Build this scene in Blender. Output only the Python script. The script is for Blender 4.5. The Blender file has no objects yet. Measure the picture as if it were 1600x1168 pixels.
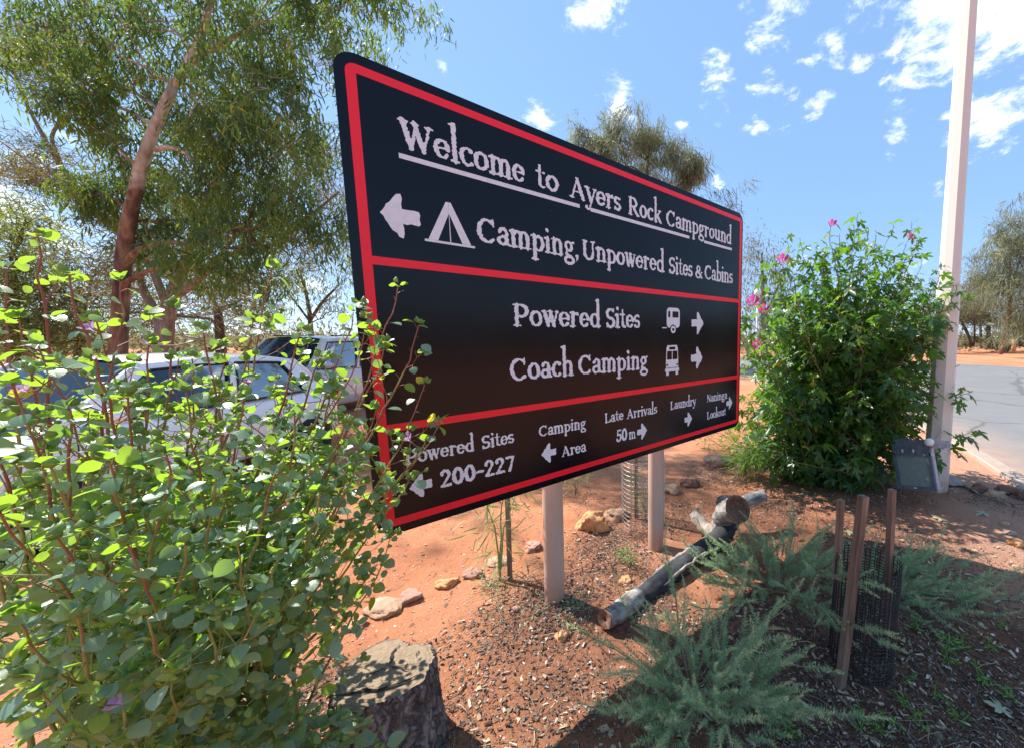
import bpy, math, random
import numpy as np
from math import radians, sin, cos, pi
from mathutils import Matrix, Vector
random.seed(11)
rng = np.random.default_rng(11)
scene = bpy.context.scene
COL = scene.collection

# ------------------------------------------------------------------ camera
CAM_H = 1.6
F_PX, PITCH, CX, CY = 569.987, 0.08259, 1005.02, 589.54      # measured on the 1600 px wide photograph
cam = bpy.data.cameras.new('camera')
cam.sensor_width = 36.0
cam.lens = F_PX / 1600 * 36
cam.shift_x = (800 - CX) / 1600
cam.shift_y = (CY - 584) / 1600
cam.clip_start, cam.clip_end = 0.05, 4000
cam_o = bpy.data.objects.new('camera', cam); COL.objects.link(cam_o)
cam_o.location = (0, 0, CAM_H)
cam_o.rotation_euler = (pi / 2 - PITCH, 0, 0)
scene.camera = cam_o

# ------------------------------------------------------------------ light, sky and exposure
SUN_AZ, SUN_EL = 65.0, 50.0                                   # degrees left of +Y, degrees up
vs = scene.view_settings
vs.view_transform = 'Standard'; vs.look = 'None'; vs.gamma = 1; vs.exposure = 1.05
vs.use_curve_mapping = False
sun_dir = Vector((-sin(radians(SUN_AZ)) * cos(radians(SUN_EL)), cos(radians(SUN_AZ)) * cos(radians(SUN_EL)), sin(radians(SUN_EL))))
sl = bpy.data.lights.new('sun', 'SUN'); sl.energy = 5.0; sl.angle = radians(0.53); sl.color = (1.0, 0.95, 0.87)
so = bpy.data.objects.new('sun', sl); COL.objects.link(so)
so.rotation_euler = sun_dir.to_track_quat('Z', 'Y').to_euler()
so.location = (-20, 10, 30)
scene.cycles.max_bounces = 8
scene.cycles.transparent_max_bounces = 6
scene.cycles.caustics_reflective = False
scene.cycles.caustics_refractive = False

_cp, _sp = cos(PITCH), sin(PITCH)
_R, _U, _FW = np.array([1, 0, 0.]), np.array([0, _sp, _cp]), np.array([0, _cp, -_sp])
def ray(px, py):
    d = _FW * F_PX + _R * (px - CX) - _U * (py - CY)
    return d / np.linalg.norm(d)
def at(px, py, Y):
    d = ray(px, py); return np.array([0, 0, CAM_H]) + d * (Y / d[1])
def proj(P):
    d = np.asarray(P, float) - np.array([0, 0, CAM_H]); z = d @ _FW
    z = np.where(z < 1e-3, 1e-3, z)
    return CX + F_PX * (d @ _R) / z, CY - F_PX * (d @ _U) / z, z
def terrain(x, y):
    """large shape of the land: level at the bed, rising gently beyond the road"""
    y = np.asarray(y, float)
    t = np.clip(y - 11, 0, 60)
    z = 0.052 * t - 0.00043 * t * t
    return np.where(z > 0, z, 0) + 0 * np.asarray(x, float)
def gp(px, py):
    d = ray(px, py); o = np.array([0, 0, CAM_H]); lo = 0.5
    t = lo
    while t < 400:
        p = o + d * t
        if p[2] <= terrain(p[0], p[1]): break
        t *= 1.02
    a, b = t / 1.02, t
    for _ in range(30):
        m = (a + b) / 2; p = o + d * m
        if p[2] <= terrain(p[0], p[1]): b = m
        else: a = m
    return o + d * b

# ---- world: daylight sky with procedural cumulus
W = bpy.data.worlds.new('World'); scene.world = W; W.use_nodes = True
nt = W.node_tree; N_ = nt.nodes; L_ = nt.links
bg = N_['Background']; bg.inputs[1].default_value = 0.072
sky = N_.new('ShaderNodeTexSky'); sky.sky_type = 'NISHITA'; sky.sun_disc = False
sky.sun_elevation = radians(SUN_EL); sky.sun_rotation = radians(-SUN_AZ)
sky.altitude = 500; sky.air_density = 1.0; sky.dust_density = .25; sky.ozone_density = 2.2
tc = N_.new('ShaderNodeTexCoord')
nz = N_.new('ShaderNodeTexNoise'); nz.inputs['Scale'].default_value = 13; nz.inputs['Detail'].default_value = 12; nz.inputs['Roughness'].default_value = .66; nz.inputs['Distortion'].default_value = .25
mp = N_.new('ShaderNodeMapping'); mp.inputs['Scale'].default_value = (1, 1, 1.9)
L_.new(tc.outputs['Generated'], mp.inputs['Vector']); L_.new(mp.outputs[0], nz.inputs['Vector'])
def wmath(op, a, b=None, clamp=False):
    n = N_.new('ShaderNodeMath'); n.operation = op; n.use_clamp = clamp
    for i, v in enumerate((a, b)):
        if v is None: continue
        if isinstance(v, (int, float)): n.inputs[i].default_value = v
        else: L_.new(v, n.inputs[i])
    return n.outputs[0]
CLOUDS = [(1215, 15, 42, 1.), (1240, 5, 30, 1.), (1290, 75, 35, .9), (1275, 95, 22, .8), (1345, 20, 30, .85), (1370, 5, 30, .8), (1350, 95, 22, .7),
          (1440, 70, 60, 1.), (1500, 45, 70, 1.1), (1570, 35, 75, 1.15), (1630, 50, 80, 1.1), (1400, 100, 30, .85), (1560, 85, 55, 1.), (1500, 95, 40, .9),
          (1530, 160, 45, .95), (1545, 200, 34, .95), (1535, 225, 25, .75), (1490, 210, 22, .8), (1120, 127, 27, .95), (1195, 135, 25, .75), (1275, 150, 28, .72), (1240, 155, 18, .7),
          (970, 163, 27, .9), (945, 8, 28, .95), (910, 35, 20, .7), (1190, 192, 26, .8), (1215, 190, 16, .7), (1135, 172, 16, .7), (845, 195, 24, 1.), (1390, 213, 20, .8), (1385, 238, 15, .75), (692, 103, 9, .8),
          (1063, 202, 10, .7), (1187, 238, 12, .6), (1120, 283, 12, .6), (1470, 298, 12, .65), (1310, 242, 14, .55), (1425, 220, 14, .6), (1575, 225, 16, .55),
          (40, 250, 50, 1.), (80, 200, 30, .9), (20, 330, 60, .9), (110, 350, 50, .9), (60, 470, 80, .8), (480, 480, 60, .85), (-90, 250, 80, .8),
          (1420, 430, 26, .6), (1250, 420, 24, .62), (1330, 430, 20, .5)]
acc = None
for (px, py, r, s) in CLOUDS:
    d = ray(px, py); d2 = ray(px + r * 1.25, py)
    rad = float(np.linalg.norm(d - d2))
    vm = N_.new('ShaderNodeVectorMath'); vm.operation = 'DISTANCE'; L_.new(tc.outputs['Generated'], vm.inputs[0]); vm.inputs[1].default_value = tuple(d)
    mr = N_.new('ShaderNodeMapRange'); mr.interpolation_type = 'SMOOTHSTEP'
    mr.inputs['From Min'].default_value = rad * 1.65; mr.inputs['From Max'].default_value = 0; mr.inputs['To Max'].default_value = s
    L_.new(vm.outputs['Value'], mr.inputs['Value'])
    acc = mr.outputs[0] if acc is None else wmath('MAXIMUM', acc, mr.outputs[0])
# the rest of the sky carries the same scattered cumulus
n2 = N_.new('ShaderNodeTexNoise'); n2.inputs['Scale'].default_value = 3.0; n2.inputs['Detail'].default_value = 2
L_.new(mp.outputs[0], n2.inputs['Vector'])
vb = N_.new('ShaderNodeVectorMath'); vb.operation = 'DOT_PRODUCT'; L_.new(tc.outputs['Generated'], vb.inputs[0]); vb.inputs[1].default_value = tuple(ray(900, 300))
outm = N_.new('ShaderNodeMapRange'); outm.inputs['From Min'].default_value = .55; outm.inputs['From Max'].default_value = .35; L_.new(vb.outputs['Value'], outm.inputs['Value'])
sc_ = N_.new('ShaderNodeMapRange'); sc_.inputs['From Min'].default_value = .52; sc_.inputs['From Max'].default_value = .7; L_.new(n2.outputs['Fac'], sc_.inputs['Value'])
acc = wmath('MAXIMUM', acc, wmath('MULTIPLY', sc_.outputs[0], outm.outputs[0]))
den = wmath('ADD', wmath('MULTIPLY', acc, .62), wmath('MULTIPLY', wmath('SUBTRACT', nz.outputs['Fac'], .5), 2.7))
cm = N_.new('ShaderNodeMapRange'); cm.interpolation_type = 'SMOOTHSTEP'; cm.inputs['From Min'].default_value = .26; cm.inputs['From Max'].default_value = .95
L_.new(den, cm.inputs['Value'])
gate = N_.new('ShaderNodeMapRange'); gate.inputs['From Min'].default_value = .02; gate.inputs['From Max'].default_value = .25; L_.new(acc, gate.inputs['Value'])
mask = wmath('MULTIPLY', cm.outputs[0], gate.outputs[0], True)
mask = wmath('MULTIPLY', mask, .93)
mx = N_.new('ShaderNodeMix'); mx.data_type = 'RGBA'
lift = N_.new('ShaderNodeMix'); lift.data_type = 'RGBA'; lift.inputs['Factor'].default_value = .42      # thin high veil
L_.new(sky.outputs[0], lift.inputs['A']); lift.inputs['B'].default_value = (3.7, 6.6, 11.3, 1)
L_.new(mask, mx.inputs['Factor']); L_.new(lift.outputs['Result'], mx.inputs['A']); mx.inputs['B'].default_value = (12.5, 12.8, 13.2, 1)
L_.new(mx.outputs['Result'], bg.inputs[0])
W.cycles.sampling_method = 'MANUAL'; W.cycles.sample_map_resolution = 512

# ------------------------------------------------------------------ helpers
def norm(v):
    v = np.asarray(v, float); return v / np.maximum(np.linalg.norm(v, axis=-1, keepdims=True), 1e-9)
class MB:
    def __init__(s): s.V = []; s.F = []; s.n = 0
    def add(s, V, F, mat=0, uv=None):
        V = np.asarray(V, float).reshape(-1, 3)
        groups = {}
        if isinstance(F, np.ndarray): groups[F.shape[1]] = F
        else:
            for f in F: groups.setdefault(len(f), []).append(f)
        for k, fs in groups.items():
            fs = np.asarray(fs, int).reshape(-1, k)
            s.F.append((fs + s.n, mat, None if uv is None else np.asarray(uv)[fs]))
        s.V.append(V); s.n += len(V)
    def tube(s, pts, rad, n=6, mat=0, caps=True, jit=0, capmat=None):
        pts = np.asarray(pts, float); m = len(pts); rad = np.broadcast_to(np.asarray(rad, float), (m,))
        T = np.gradient(pts, axis=0); T = norm(T)
        ref = np.array([0, 0, 1.]) if abs(T[0][2]) < .9 else np.array([1., 0, 0])
        a = norm(np.cross(T[0], ref)); V = []
        for i in range(m):
            a = norm(a - T[i] * (a @ T[i])); b = np.cross(T[i], a)
            th = np.arange(n) * 2 * pi / n
            rr = rad[i] * (1 + (jit * rng.normal(size=n) if jit else 0))
            V.append(pts[i] + (np.cos(th) * rr)[:, None] * a + (np.sin(th) * rr)[:, None] * b)
        V = np.concatenate(V)
        i, j = np.meshgrid(np.arange(m - 1), np.arange(n), indexing='ij'); i = i.ravel(); j = j.ravel(); j2 = (j + 1) % n
        s.add(V, np.stack([i * n + j, i * n + j2, (i + 1) * n + j2, (i + 1) * n + j], 1), mat)
        if caps and n > 2:
            base = s.n - len(V)
            cm_ = mat if capmat is None else capmat
            s.F.append((np.array([list(range(n))[::-1]]) + base, cm_, None)); s.F.append((np.array([[(m - 1) * n + k for k in range(n)]]) + base, cm_, None))
        return s
    def box(s, c, e, mat=0, R=None, bev=0):
        c = np.asarray(c, float); hx, hy, hz = e[0] / 2, e[1] / 2, e[2] / 2
        V = np.array([[x, y, z] for z in (-hz, hz) for y in (-hy, hy) for x in (-hx, hx)], float)
        if R is not None: V = V @ np.asarray(R).T
        s.add(V + c, [(0, 2, 3, 1), (4, 5, 7, 6), (0, 1, 5, 4), (2, 6, 7, 3), (0, 4, 6, 2), (1, 3, 7, 5)], mat); return s
    def lathe(s, prof, c, n=16, mat=0, R=None):
        prof = np.asarray(prof, float); m = len(prof); th = np.arange(n) * 2 * pi / n
        V = np.concatenate([np.stack([p[0] * np.cos(th), p[0] * np.sin(th), np.full(n, p[1])], 1) for p in prof])
        if R is not None: V = V @ np.asarray(R).T
        i, j = np.meshgrid(np.arange(m - 1), np.arange(n), indexing='ij'); i = i.ravel(); j = j.ravel(); j2 = (j + 1) % n
        s.add(V + np.asarray(c, float), np.stack([i * n + j, i * n + j2, (i + 1) * n + j2, (i + 1) * n + j], 1), mat)
        return s
    def data(s, name, mats, off=(0, 0, 0), smooth=True):
        me = bpy.data.meshes.new(name)
        V = (np.concatenate(s.V) - np.asarray(off, float)).astype(np.float32)
        me.vertices.add(len(V)); me.vertices.foreach_set('co', V.ravel())
        loops = np.concatenate([f[0].ravel() for f in s.F]); sizes = np.concatenate([np.full(len(f[0]), f[0].shape[1]) for f in s.F])
        mi = np.concatenate([np.full(len(f[0]), f[1]) for f in s.F])
        me.loops.add(len(loops)); me.loops.foreach_set('vertex_index', loops.astype(np.int32))
        me.polygons.add(len(sizes)); st = np.concatenate([[0], np.cumsum(sizes)[:-1]])
        me.polygons.foreach_set('loop_start', st.astype(np.int32)); me.polygons.foreach_set('loop_total', sizes.astype(np.int32))
        me.polygons.foreach_set('material_index', mi.astype(np.int32)); me.polygons.foreach_set('use_smooth', np.full(len(sizes), bool(smooth)))
        for m in (mats if isinstance(mats, (list, tuple)) else [mats]): me.materials.append(m)
        if any(f[2] is not None for f in s.F):
            uvl = me.uv_layers.new(name='UVMap')
            U = np.concatenate([(f[2].reshape(-1, 2) if f[2] is not None else np.zeros((f[0].size, 2))) for f in s.F])
            uvl.data.foreach_set('uv', U.astype(np.float32).ravel())
        me.update(); me.validate(); return me
    def build(s, name, mats, parent=None, smooth=True, off=None):
        if off is None: off = tuple(parent_world(parent)) if parent is not None else (0, 0, 0)
        o = bpy.data.objects.new(name, s.data(name, mats, off, smooth)); COL.objects.link(o)
        if parent is not None: o.parent = parent
        else: o.location = off
        return o
def parent_world(p):
    v = np.zeros(3)
    while p is not None: v += np.array(p.location); p = p.parent
    return v
def tag(o, label=None, cat=None, group=None, kind=None):
    if label: o['label'] = label
    if cat: o['category'] = cat
    if group: o['group'] = group
    if kind: o['kind'] = kind
    return o
def thing(name, label, cat, loc, group=None):
    o = bpy.data.objects.new(name, None); COL.objects.link(o); o.location = tuple(float(v) for v in loc); o.empty_display_size = .1
    return tag(o, label, cat, group)
def frames(A, Nh):
    y = norm(A); z = Nh - (Nh * y).sum(-1, keepdims=True) * y; z = norm(z); x = np.cross(y, z); return x, y, z
def cloud(T, F, P, A, Nh, S, uv=None):
    """many copies of the template T (n,3), faces F (k,s) as one vertex / face array"""
    x, y, z = frames(np.asarray(A, float), np.asarray(Nh, float)); S = np.asarray(S, float)
    if S.ndim == 1: S = np.stack([S, S, S], 1)
    V = P[:, None] + T[None, :, 0:1] * (x * S[:, :1])[:, None] + T[None, :, 1:2] * (y * S[:, 1:2])[:, None] + T[None, :, 2:3] * (z * S[:, 2:])[:, None]
    m, n = V.shape[:2]; V = V.reshape(-1, 3); off = (np.arange(m) * n)
    Fs = []
    k = {}
    for f in F: k.setdefault(len(f), []).append(f)
    for kk, fs in k.items():
        fs = np.asarray(fs); Fs.append((off[:, None, None] + fs[None]).reshape(-1, kk))
    U = None if uv is None else np.tile(uv, (m, 1))
    return V, Fs, U
def add_cloud(mb, T, F, P, A, Nh, S, mat=0, uv=None):
    V, Fs, U = cloud(T, F, P, A, Nh, S, uv)
    for f in Fs: mb.F.append((f + mb.n, mat, None if U is None else U[f]))
    mb.V.append(V); mb.n += len(V)
def rdir(m, up=0.0):
    v = rng.normal(size=(m, 3)); v[:, 2] += up; return norm(v)
def bez(a, b, c, d, n=10):
    t = np.linspace(0, 1, n)[:, None]; a, b, c, d = [np.asarray(v, float) for v in (a, b, c, d)]
    return (1 - t)**3 * a + 3 * (1 - t)**2 * t * b + 3 * (1 - t) * t * t * c + t**3 * d
def wander(P, amp):
    P = np.array(P, float); n = len(P); w = np.cumsum(rng.normal(size=(n, 3)), 0); t = np.linspace(0, 1, n)[:, None]
    w = w - w[0] - t * (w[-1] - w[0]); return P + w * amp
def snoise(shape, cells):
    """smooth 2-D noise in -1..1"""
    h, w = shape; gy, gx = max(2, int(h / cells) + 3), max(2, int(w / cells) + 3)
    g = rng.uniform(-1, 1, (gy, gx)); y = np.arange(h) / cells; x = np.arange(w) / cells
    yi = y.astype(int); xi = x.astype(int); fy = (y - yi)[:, None]; fx = (x - xi)[None]
    fy = fy * fy * (3 - 2 * fy); fx = fx * fx * (3 - 2 * fx)
    return (g[yi][:, xi] * (1 - fx) + g[yi][:, xi + 1] * fx) * (1 - fy) + (g[yi + 1][:, xi] * (1 - fx) + g[yi + 1][:, xi + 1] * fx) * fy

# ------------------------------------------------------------------ materials
class Mt:
    def __init__(s, name, col=(.5, .5, .5), rough=.7, **kw):
        s.m = bpy.data.materials.new(name); s.m.use_nodes = True; s.n = s.m.node_tree.nodes; s.l = s.m.node_tree.links
        s.b = s.n['Principled BSDF']; s.b.inputs['Base Color'].default_value = (*col, 1); s.b.inputs['Roughness'].default_value = rough
        for k, v in kw.items(): s.b.inputs[k.replace('_', ' ')].default_value = v
    def N(s, t, **kw):
        n = s.n.new(t)
        for k, v in kw.items():
            if k in n.inputs: n.inputs[k].default_value = v
            else: setattr(n, k, v)
        return n
    def pos(s): return s.N('ShaderNodeNewGeometry').outputs['Position']
    def obj(s): return s.N('ShaderNodeTexCoord').outputs['Object']
    def noise(s, scale, detail=4, rough=.6, vec=None, stretch=None):
        n = s.N('ShaderNodeTexNoise'); n.inputs['Scale'].default_value = scale; n.inputs['Detail'].default_value = detail; n.inputs['Roughness'].default_value = rough
        v = vec if vec is not None else s.pos()
        if stretch:
            m = s.N('ShaderNodeMapping'); m.inputs['Scale'].default_value = stretch; s.l.new(v, m.inputs['Vector']); v = m.outputs[0]
        s.l.new(v, n.inputs['Vector']); return n.outputs['Fac']
    def ramp(s, fac, stops):
        r = s.N('ShaderNodeValToRGB'); e = r.color_ramp.elements
        while len(e) < len(stops): e.new(.5)
        for k, (p, c) in zip(e, stops): k.position = p; k.color = (*c, 1) if len(c) == 3 else c
        s.l.new(fac, r.inputs[0]); return r.outputs[0]
    def mr(s, fac, a, b, c=0, d=1):
        r = s.N('ShaderNodeMapRange'); r.inputs['From Min'].default_value = a; r.inputs['From Max'].default_value = b; r.inputs['To Min'].default_value = c; r.inputs['To Max'].default_value = d
        s.l.new(fac, r.inputs['Value']); return r.outputs[0]
    def math(s, op, a, b=0.):
        n = s.N('ShaderNodeMath'); n.operation = op
        for i, v in enumerate((a, b)):
            if isinstance(v, (int, float)): n.inputs[i].default_value = v
            else: s.l.new(v, n.inputs[i])
        return n.outputs[0]
    def mix(s, fac, a, b, mode='MIX'):
        n = s.N('ShaderNodeMix'); n.data_type = 'RGBA'; n.blend_type = mode
        for k, v in (('Factor', fac), ('A', a), ('B', b)):
            if isinstance(v, (int, float)): n.inputs[k].default_value = v
            elif isinstance(v, tuple): n.inputs[k].default_value = (*v, 1)
            else: s.l.new(v, n.inputs[k])
        return n.outputs['Result']
    def col(s, c): s.l.new(c, s.b.inputs['Base Color']); return s
    def bump(s, h, strength=.5, dist=.01):
        n = s.N('ShaderNodeBump'); n.inputs['Strength'].default_value = strength; n.inputs['Distance'].default_value = dist
        s.l.new(h, n.inputs['Height']); s.l.new(n.outputs[0], s.b.inputs['Normal']); return s
    def rnd(s):
        """random per leaf, whether a mesh island or an object of its own"""
        a = s.N('ShaderNodeNewGeometry').outputs['Random Per Island']; b = s.N('ShaderNodeObjectInfo').outputs['Random']
        return s.math('FRACT', s.math('ADD', a, b))
    def translucent(s, col, fac):
        t = s.N('ShaderNodeBsdfTranslucent')
        if isinstance(col, tuple): t.inputs[0].default_value = (*col, 1)
        else: s.l.new(col, t.inputs[0])
        m = s.N('ShaderNodeMixShader'); m.inputs[0].default_value = fac
        out = s.n['Material Output']; s.l.new(s.b.outputs[0], m.inputs[1]); s.l.new(t.outputs[0], m.inputs[2]); s.l.new(m.outputs[0], out.inputs['Surface']); return s

def leaf_mat(name, top, under, trans, fac=.4, rough=.5, vary=.25, yellow=None, veins=False, spec=.4, patch=None):
    m = Mt(name, rough=rough); m.b.inputs['Specular IOR Level'].default_value = spec
    r = m.rnd(); g = m.N('ShaderNodeNewGeometry').outputs['Backfacing']
    c = m.mix(g, top, under)
    t = trans
    if patch:                                                  # clumps of older and younger leaves
        pn = m.mr(m.noise(patch[0], 3, .6), .42, .6); c = m.mix(pn, c, patch[1]); t = m.mix(pn, trans, patch[2])
    hs = m.N('ShaderNodeHueSaturation'); m.l.new(c, hs.inputs['Color'])
    m.l.new(m.mr(r, 0, 1, 1 - vary, 1 + vary), hs.inputs['Value']); m.l.new(m.mr(m.math('FRACT', m.math('MULTIPLY', r, 7.3)), 0, 1, .485, .515), hs.inputs['Hue'])
    c = hs.outputs[0]
    if yellow:
        k = m.mr(m.math('FRACT', m.math('MULTIPLY', r, 13.7)), yellow[1], yellow[1] + .01)
        c = m.mix(k, c, yellow[0]); t = m.mix(k, t, tuple(min(1, v * 1.3) for v in yellow[0]))
    if veins:
        uv = m.N('ShaderNodeUVMap').outputs[0]; sp = m.N('ShaderNodeSeparateXYZ'); m.l.new(uv, sp.inputs[0])
        ax = m.math('ABSOLUTE', m.math('SUBTRACT', sp.outputs['X'], .5))
        mid = m.mr(ax, .0, .035, 1, 0)
        w = m.math('SINE', m.math('MULTIPLY', m.math('SUBTRACT', sp.outputs['Y'], m.math('MULTIPLY', ax, .7)), 42.))
        sd = m.mr(w, .86, 1., 0, .45)
        v = m.math('MAXIMUM', mid, sd)
        c = m.mix(m.math('MULTIPLY', v, .45), c, tuple(min(1, x * 1.9 + .05) for x in under))
        m.bump(m.math('SUBTRACT', 1., v), .25, .0015)
    m.col(c); m.translucent(t, fac)
    return m.m

M = {}
# red desert sand, patchy, darker where the bed is mulched, paler and pinker where trodden
g = Mt('red_sand', rough=.95); g.b.inputs['Specular IOR Level'].default_value = .15
n1 = g.noise(.55, 5); n2_ = g.noise(7, 6, .7); n3 = g.noise(70, 5, .75); n4 = g.noise(420, 3, .7)
c = g.ramp(n1, [(.3, (.43, .16, .072)), (.5, (.51, .21, .105)), (.7, (.58, .29, .175))])
c = g.mix(g.mr(n2_, .40, .8, 0, .5), c, (.29, .09, .042))
c = g.mix(g.mr(n3, .45, .8, 0, .5), c, (.55, .29, .18))
c = g.mix(g.mr(n4, .58, .75, 0, .6), c, (.20, .07, .04))
att = g.N('ShaderNodeAttribute', attribute_name='soil'); sepa = g.N('ShaderNodeSeparateColor'); g.l.new(att.outputs['Color'], sepa.inputs[0])
md = g.math('MULTIPLY', sepa.outputs[0], g.mr(n2_, .2, .6, .55, 1))
c = g.mix(md, c, g.ramp(n3, [(.3, (.045, .03, .022)), (.6, (.12, .06, .04)), (.8, (.22, .12, .08))]))
c = g.mix(g.math('MULTIPLY', sepa.outputs[1], .6), c, g.ramp(n2_, [(.3, (.42, .24, .17)), (.7, (.55, .35, .26))]))
g.col(c); g.bump(g.math('ADD', g.math('MULTIPLY', n3, 1.), g.math('MULTIPLY', n2_, 1.4)), .8, .02); M['sand'] = g.m
g = Mt('asphalt', rough=.85); n1 = g.noise(160, 4, .8); n2_ = g.noise(.9, 5, .6); n3 = g.noise(3., 5)
c = g.ramp(n1, [(.3, (.11, .108, .108)), (.55, (.17, .167, .167)), (.75, (.28, .265, .26))])
at_ = g.N('ShaderNodeAttribute', attribute_name='edge').outputs['Fac']
c = g.mix(g.math('MULTIPLY', at_, g.mr(n3, .3, .65, .35, 1)), c, (.33, .215, .16)); c = g.mix(g.mr(n2_, .45, .7, 0, .25), c, (.27, .24, .22))
vo = g.N('ShaderNodeTexVoronoi'); vo.feature = 'DISTANCE_TO_EDGE'; vo.inputs['Scale'].default_value = .33; wv = g.N('ShaderNodeMix'); wv.data_type = 'RGBA'; wv.inputs['Factor'].default_value = .3; nv = g.N('ShaderNodeTexNoise'); nv.inputs['Scale'].default_value = 1.3; nv.inputs['Detail'].default_value = 6; g.l.new(g.pos(), nv.inputs['Vector']); g.l.new(g.pos(), wv.inputs['A']); g.l.new(nv.outputs['Color'], wv.inputs['B']); g.l.new(wv.outputs['Result'], vo.inputs['Vector'])
c = g.mix(g.mr(vo.outputs['Distance'], .004, .012, .55, 0), c, (.06, .055, .05))
g.col(c); g.bump(n1, .5, .006); M['asphalt'] = g.m
g = Mt('kerb_concrete', rough=.9); n1 = g.noise(60, 5); n2_ = g.noise(5, 4)
g.col(g.mix(g.mr(n2_, .4, .7, 0, .5), g.ramp(n1, [(.3, (.28, .22, .17)), (.7, (.42, .34, .28))]), (.34, .19, .13))); g.bump(n1, .4, .004); M['kerb'] = g.m
def simple(name, col, rough=.7, var=.12, scale=30, bump=0, **kw):
    m = Mt(name, col, rough, **kw); n = m.noise(scale, 5)
    m.col(m.mix(m.mr(n, .3, .7), tuple(max(0, v * (1 - var)) for v in col), tuple(min(1, v * (1 + var)) for v in col)))
    if bump: m.bump(n, bump, .004)
    M[name] = m.m; return m.m
simple('white_paint_metal', (.74, .68, .61), .45, .05, 6)
simple('dark_sheet', (.012, .014, .018), .3, .25, 500)
g = Mt('sign_face', (.003, .004, .008), .2); g.b.inputs['Specular IOR Level'].default_value = .5
n1 = g.noise(900, 2); n2_ = g.noise(2.5, 4); g.l.new(g.mr(n2_, .3, .7, .13, .22), g.b.inputs['Roughness']); g.bump(n1, .12, .0006); g.b.inputs['Specular IOR Level'].default_value = .25; M['sign_face'] = g.m
g = Mt('sign_red', (.85, .010, .025), .34); g.b.inputs['Specular IOR Level'].default_value = .4; n1 = g.noise(900, 2); n2_ = g.noise(9, 5)
g.col(g.mix(g.mr(n2_, .4, .8, 0, .3), (.86, .010, .028), (.74, .014, .03))); g.bump(n1, .1, .0006); M['sign_red'] = g.m
g = Mt('sign_white', (.66, .64, .66), .45); n2_ = g.noise(40, 5); g.col(g.mix(g.mr(n2_, .35, .7), (.74, .78, .84), (.64, .67, .72))); M['sign_white'] = g.m
simple('bare_aluminium', (.62, .62, .62), .4, .06, 30, Metallic=.3)
g = Mt('post_paint', rough=.5); n1 = g.noise(14, 5, .6, None, (1, 1, .15)); n2_ = g.noise(60, 4)
zz = g.N('ShaderNodeSeparateXYZ'); g.l.new(g.pos(), zz.inputs[0])
c = g.mix(g.mr(n1, .4, .75, 0, .35), (.53, .385, .31), (.45, .27, .19)); c = g.mix(g.math('MULTIPLY', g.mr(zz.outputs['Z'], .22, .0, 0, 1), g.mr(n2_, .3, .6, .3, 1)), c, (.46, .22, .14)); g.col(c); M['post_paint'] = g.m
g = Mt('pole_paint', rough=.5); n1 = g.noise(10, 5, .6, None, (1, 1, .2)); n2_ = g.noise(40, 4)
zz = g.N('ShaderNodeSeparateXYZ'); g.l.new(g.pos(), zz.inputs[0])
c = g.mix(g.mr(n1, .4, .75, 0, .3), (.70, .66, .59), (.62, .54, .46)); c = g.mix(g.math('MULTIPLY', g.mr(zz.outputs['Z'], .35, .0, 0, 1), g.mr(n2_, .3, .6, .2, 1)), c, (.48, .27, .19)); g.col(c); M['pole_paint'] = g.m
def bark(name, stops, scale=14, st=(1, 1, .25), bump=.7, dist=.02):
    m = Mt(name, rough=.9); n = m.noise(scale, 7, .65, None, st); m.col(m.ramp(n, stops)); m.bump(n, bump, dist); M[name] = m.m
bark('grey_bark', [(.3, (.10, .075, .06)), (.5, (.2, .16, .13)), (.7, (.34, .29, .25))])
bark('dark_bark', [(.3, (.035, .025, .02)), (.5, (.08, .055, .042)), (.7, (.16, .12, .09))])
bark('red_bark', [(.3, (.10, .04, .025)), (.5, (.2, .09, .055)), (.7, (.3, .17, .11))])
g = Mt('gum_bark', rough=.8); n1 = g.noise(6, 7, .65, None, (1, 1, .3)); n2_ = g.noise(2.2, 4)
zz = g.N('ShaderNodeSeparateXYZ'); g.l.new(g.pos(), zz.inputs[0])
h = g.math('ADD', zz.outputs['Z'], g.math('MULTIPLY', g.math('SUBTRACT', n2_, .5), 2.5))
up = g.ramp(n1, [(.35, (.26, .17, .11)), (.5, (.46, .38, .31)), (.65, (.60, .55, .48))]); lo = g.ramp(n1, [(.35, (.045, .022, .015)), (.5, (.15, .075, .042)), (.65, (.30, .17, .095))])
g.col(g.mix(g.mr(h, 4.7, 5.3), lo, up)); g.bump(n1, .7, .03); M['gum_bark'] = g.m
g = Mt('sawn_wood', rough=.85); n1 = g.noise(25, 6, .7, None, (1, 1, .08)); g.col(g.ramp(n1, [(.32, (.085, .055, .04)), (.5, (.19, .13, .095)), (.68, (.31, .23, .175))])); g.bump(n1, .5, .004); M['sawn_wood'] = g.m
simple('pine_log', (.52, .34, .17), .8, .15, 20)
simple('black_plastic', (.012, .012, .013), .5, .2, 80)
simple('galvanised_wire', (.36, .36, .35), .45, .2, 120, Metallic=.6)
simple('car_white', (.88, .88, .88), .28, .02, 3, Coat_Weight=.8)
simple('car_silver', (.56, .57, .58), .3, .03, 3, Coat_Weight=.8)
simple('black_trim', (.015, .015, .017), .5, .2, 60)
simple('rubber', (.02, .02, .02), .85, .2, 60)
simple('alloy', (.5, .5, .52), .3, .05, 10, Metallic=.8)
simple('red_lens', (.45, .01, .01), .15, .1, 10)
simple('clear_lens', (.6, .6, .6), .1, .1, 10)
simple('seat_cloth', (.12, .12, .13), .9, .1, 50)
g = Mt('car_glass', (.015, .03, .05), .03); g.b.inputs['Transmission Weight'].default_value = .25; g.b.inputs['IOR'].default_value = 1.45; g.b.inputs['Specular IOR Level'].default_value = .9; M['car_glass'] = g.m
simple('globe_white', (.85, .84, .8), .25, .03, 10)

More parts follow.
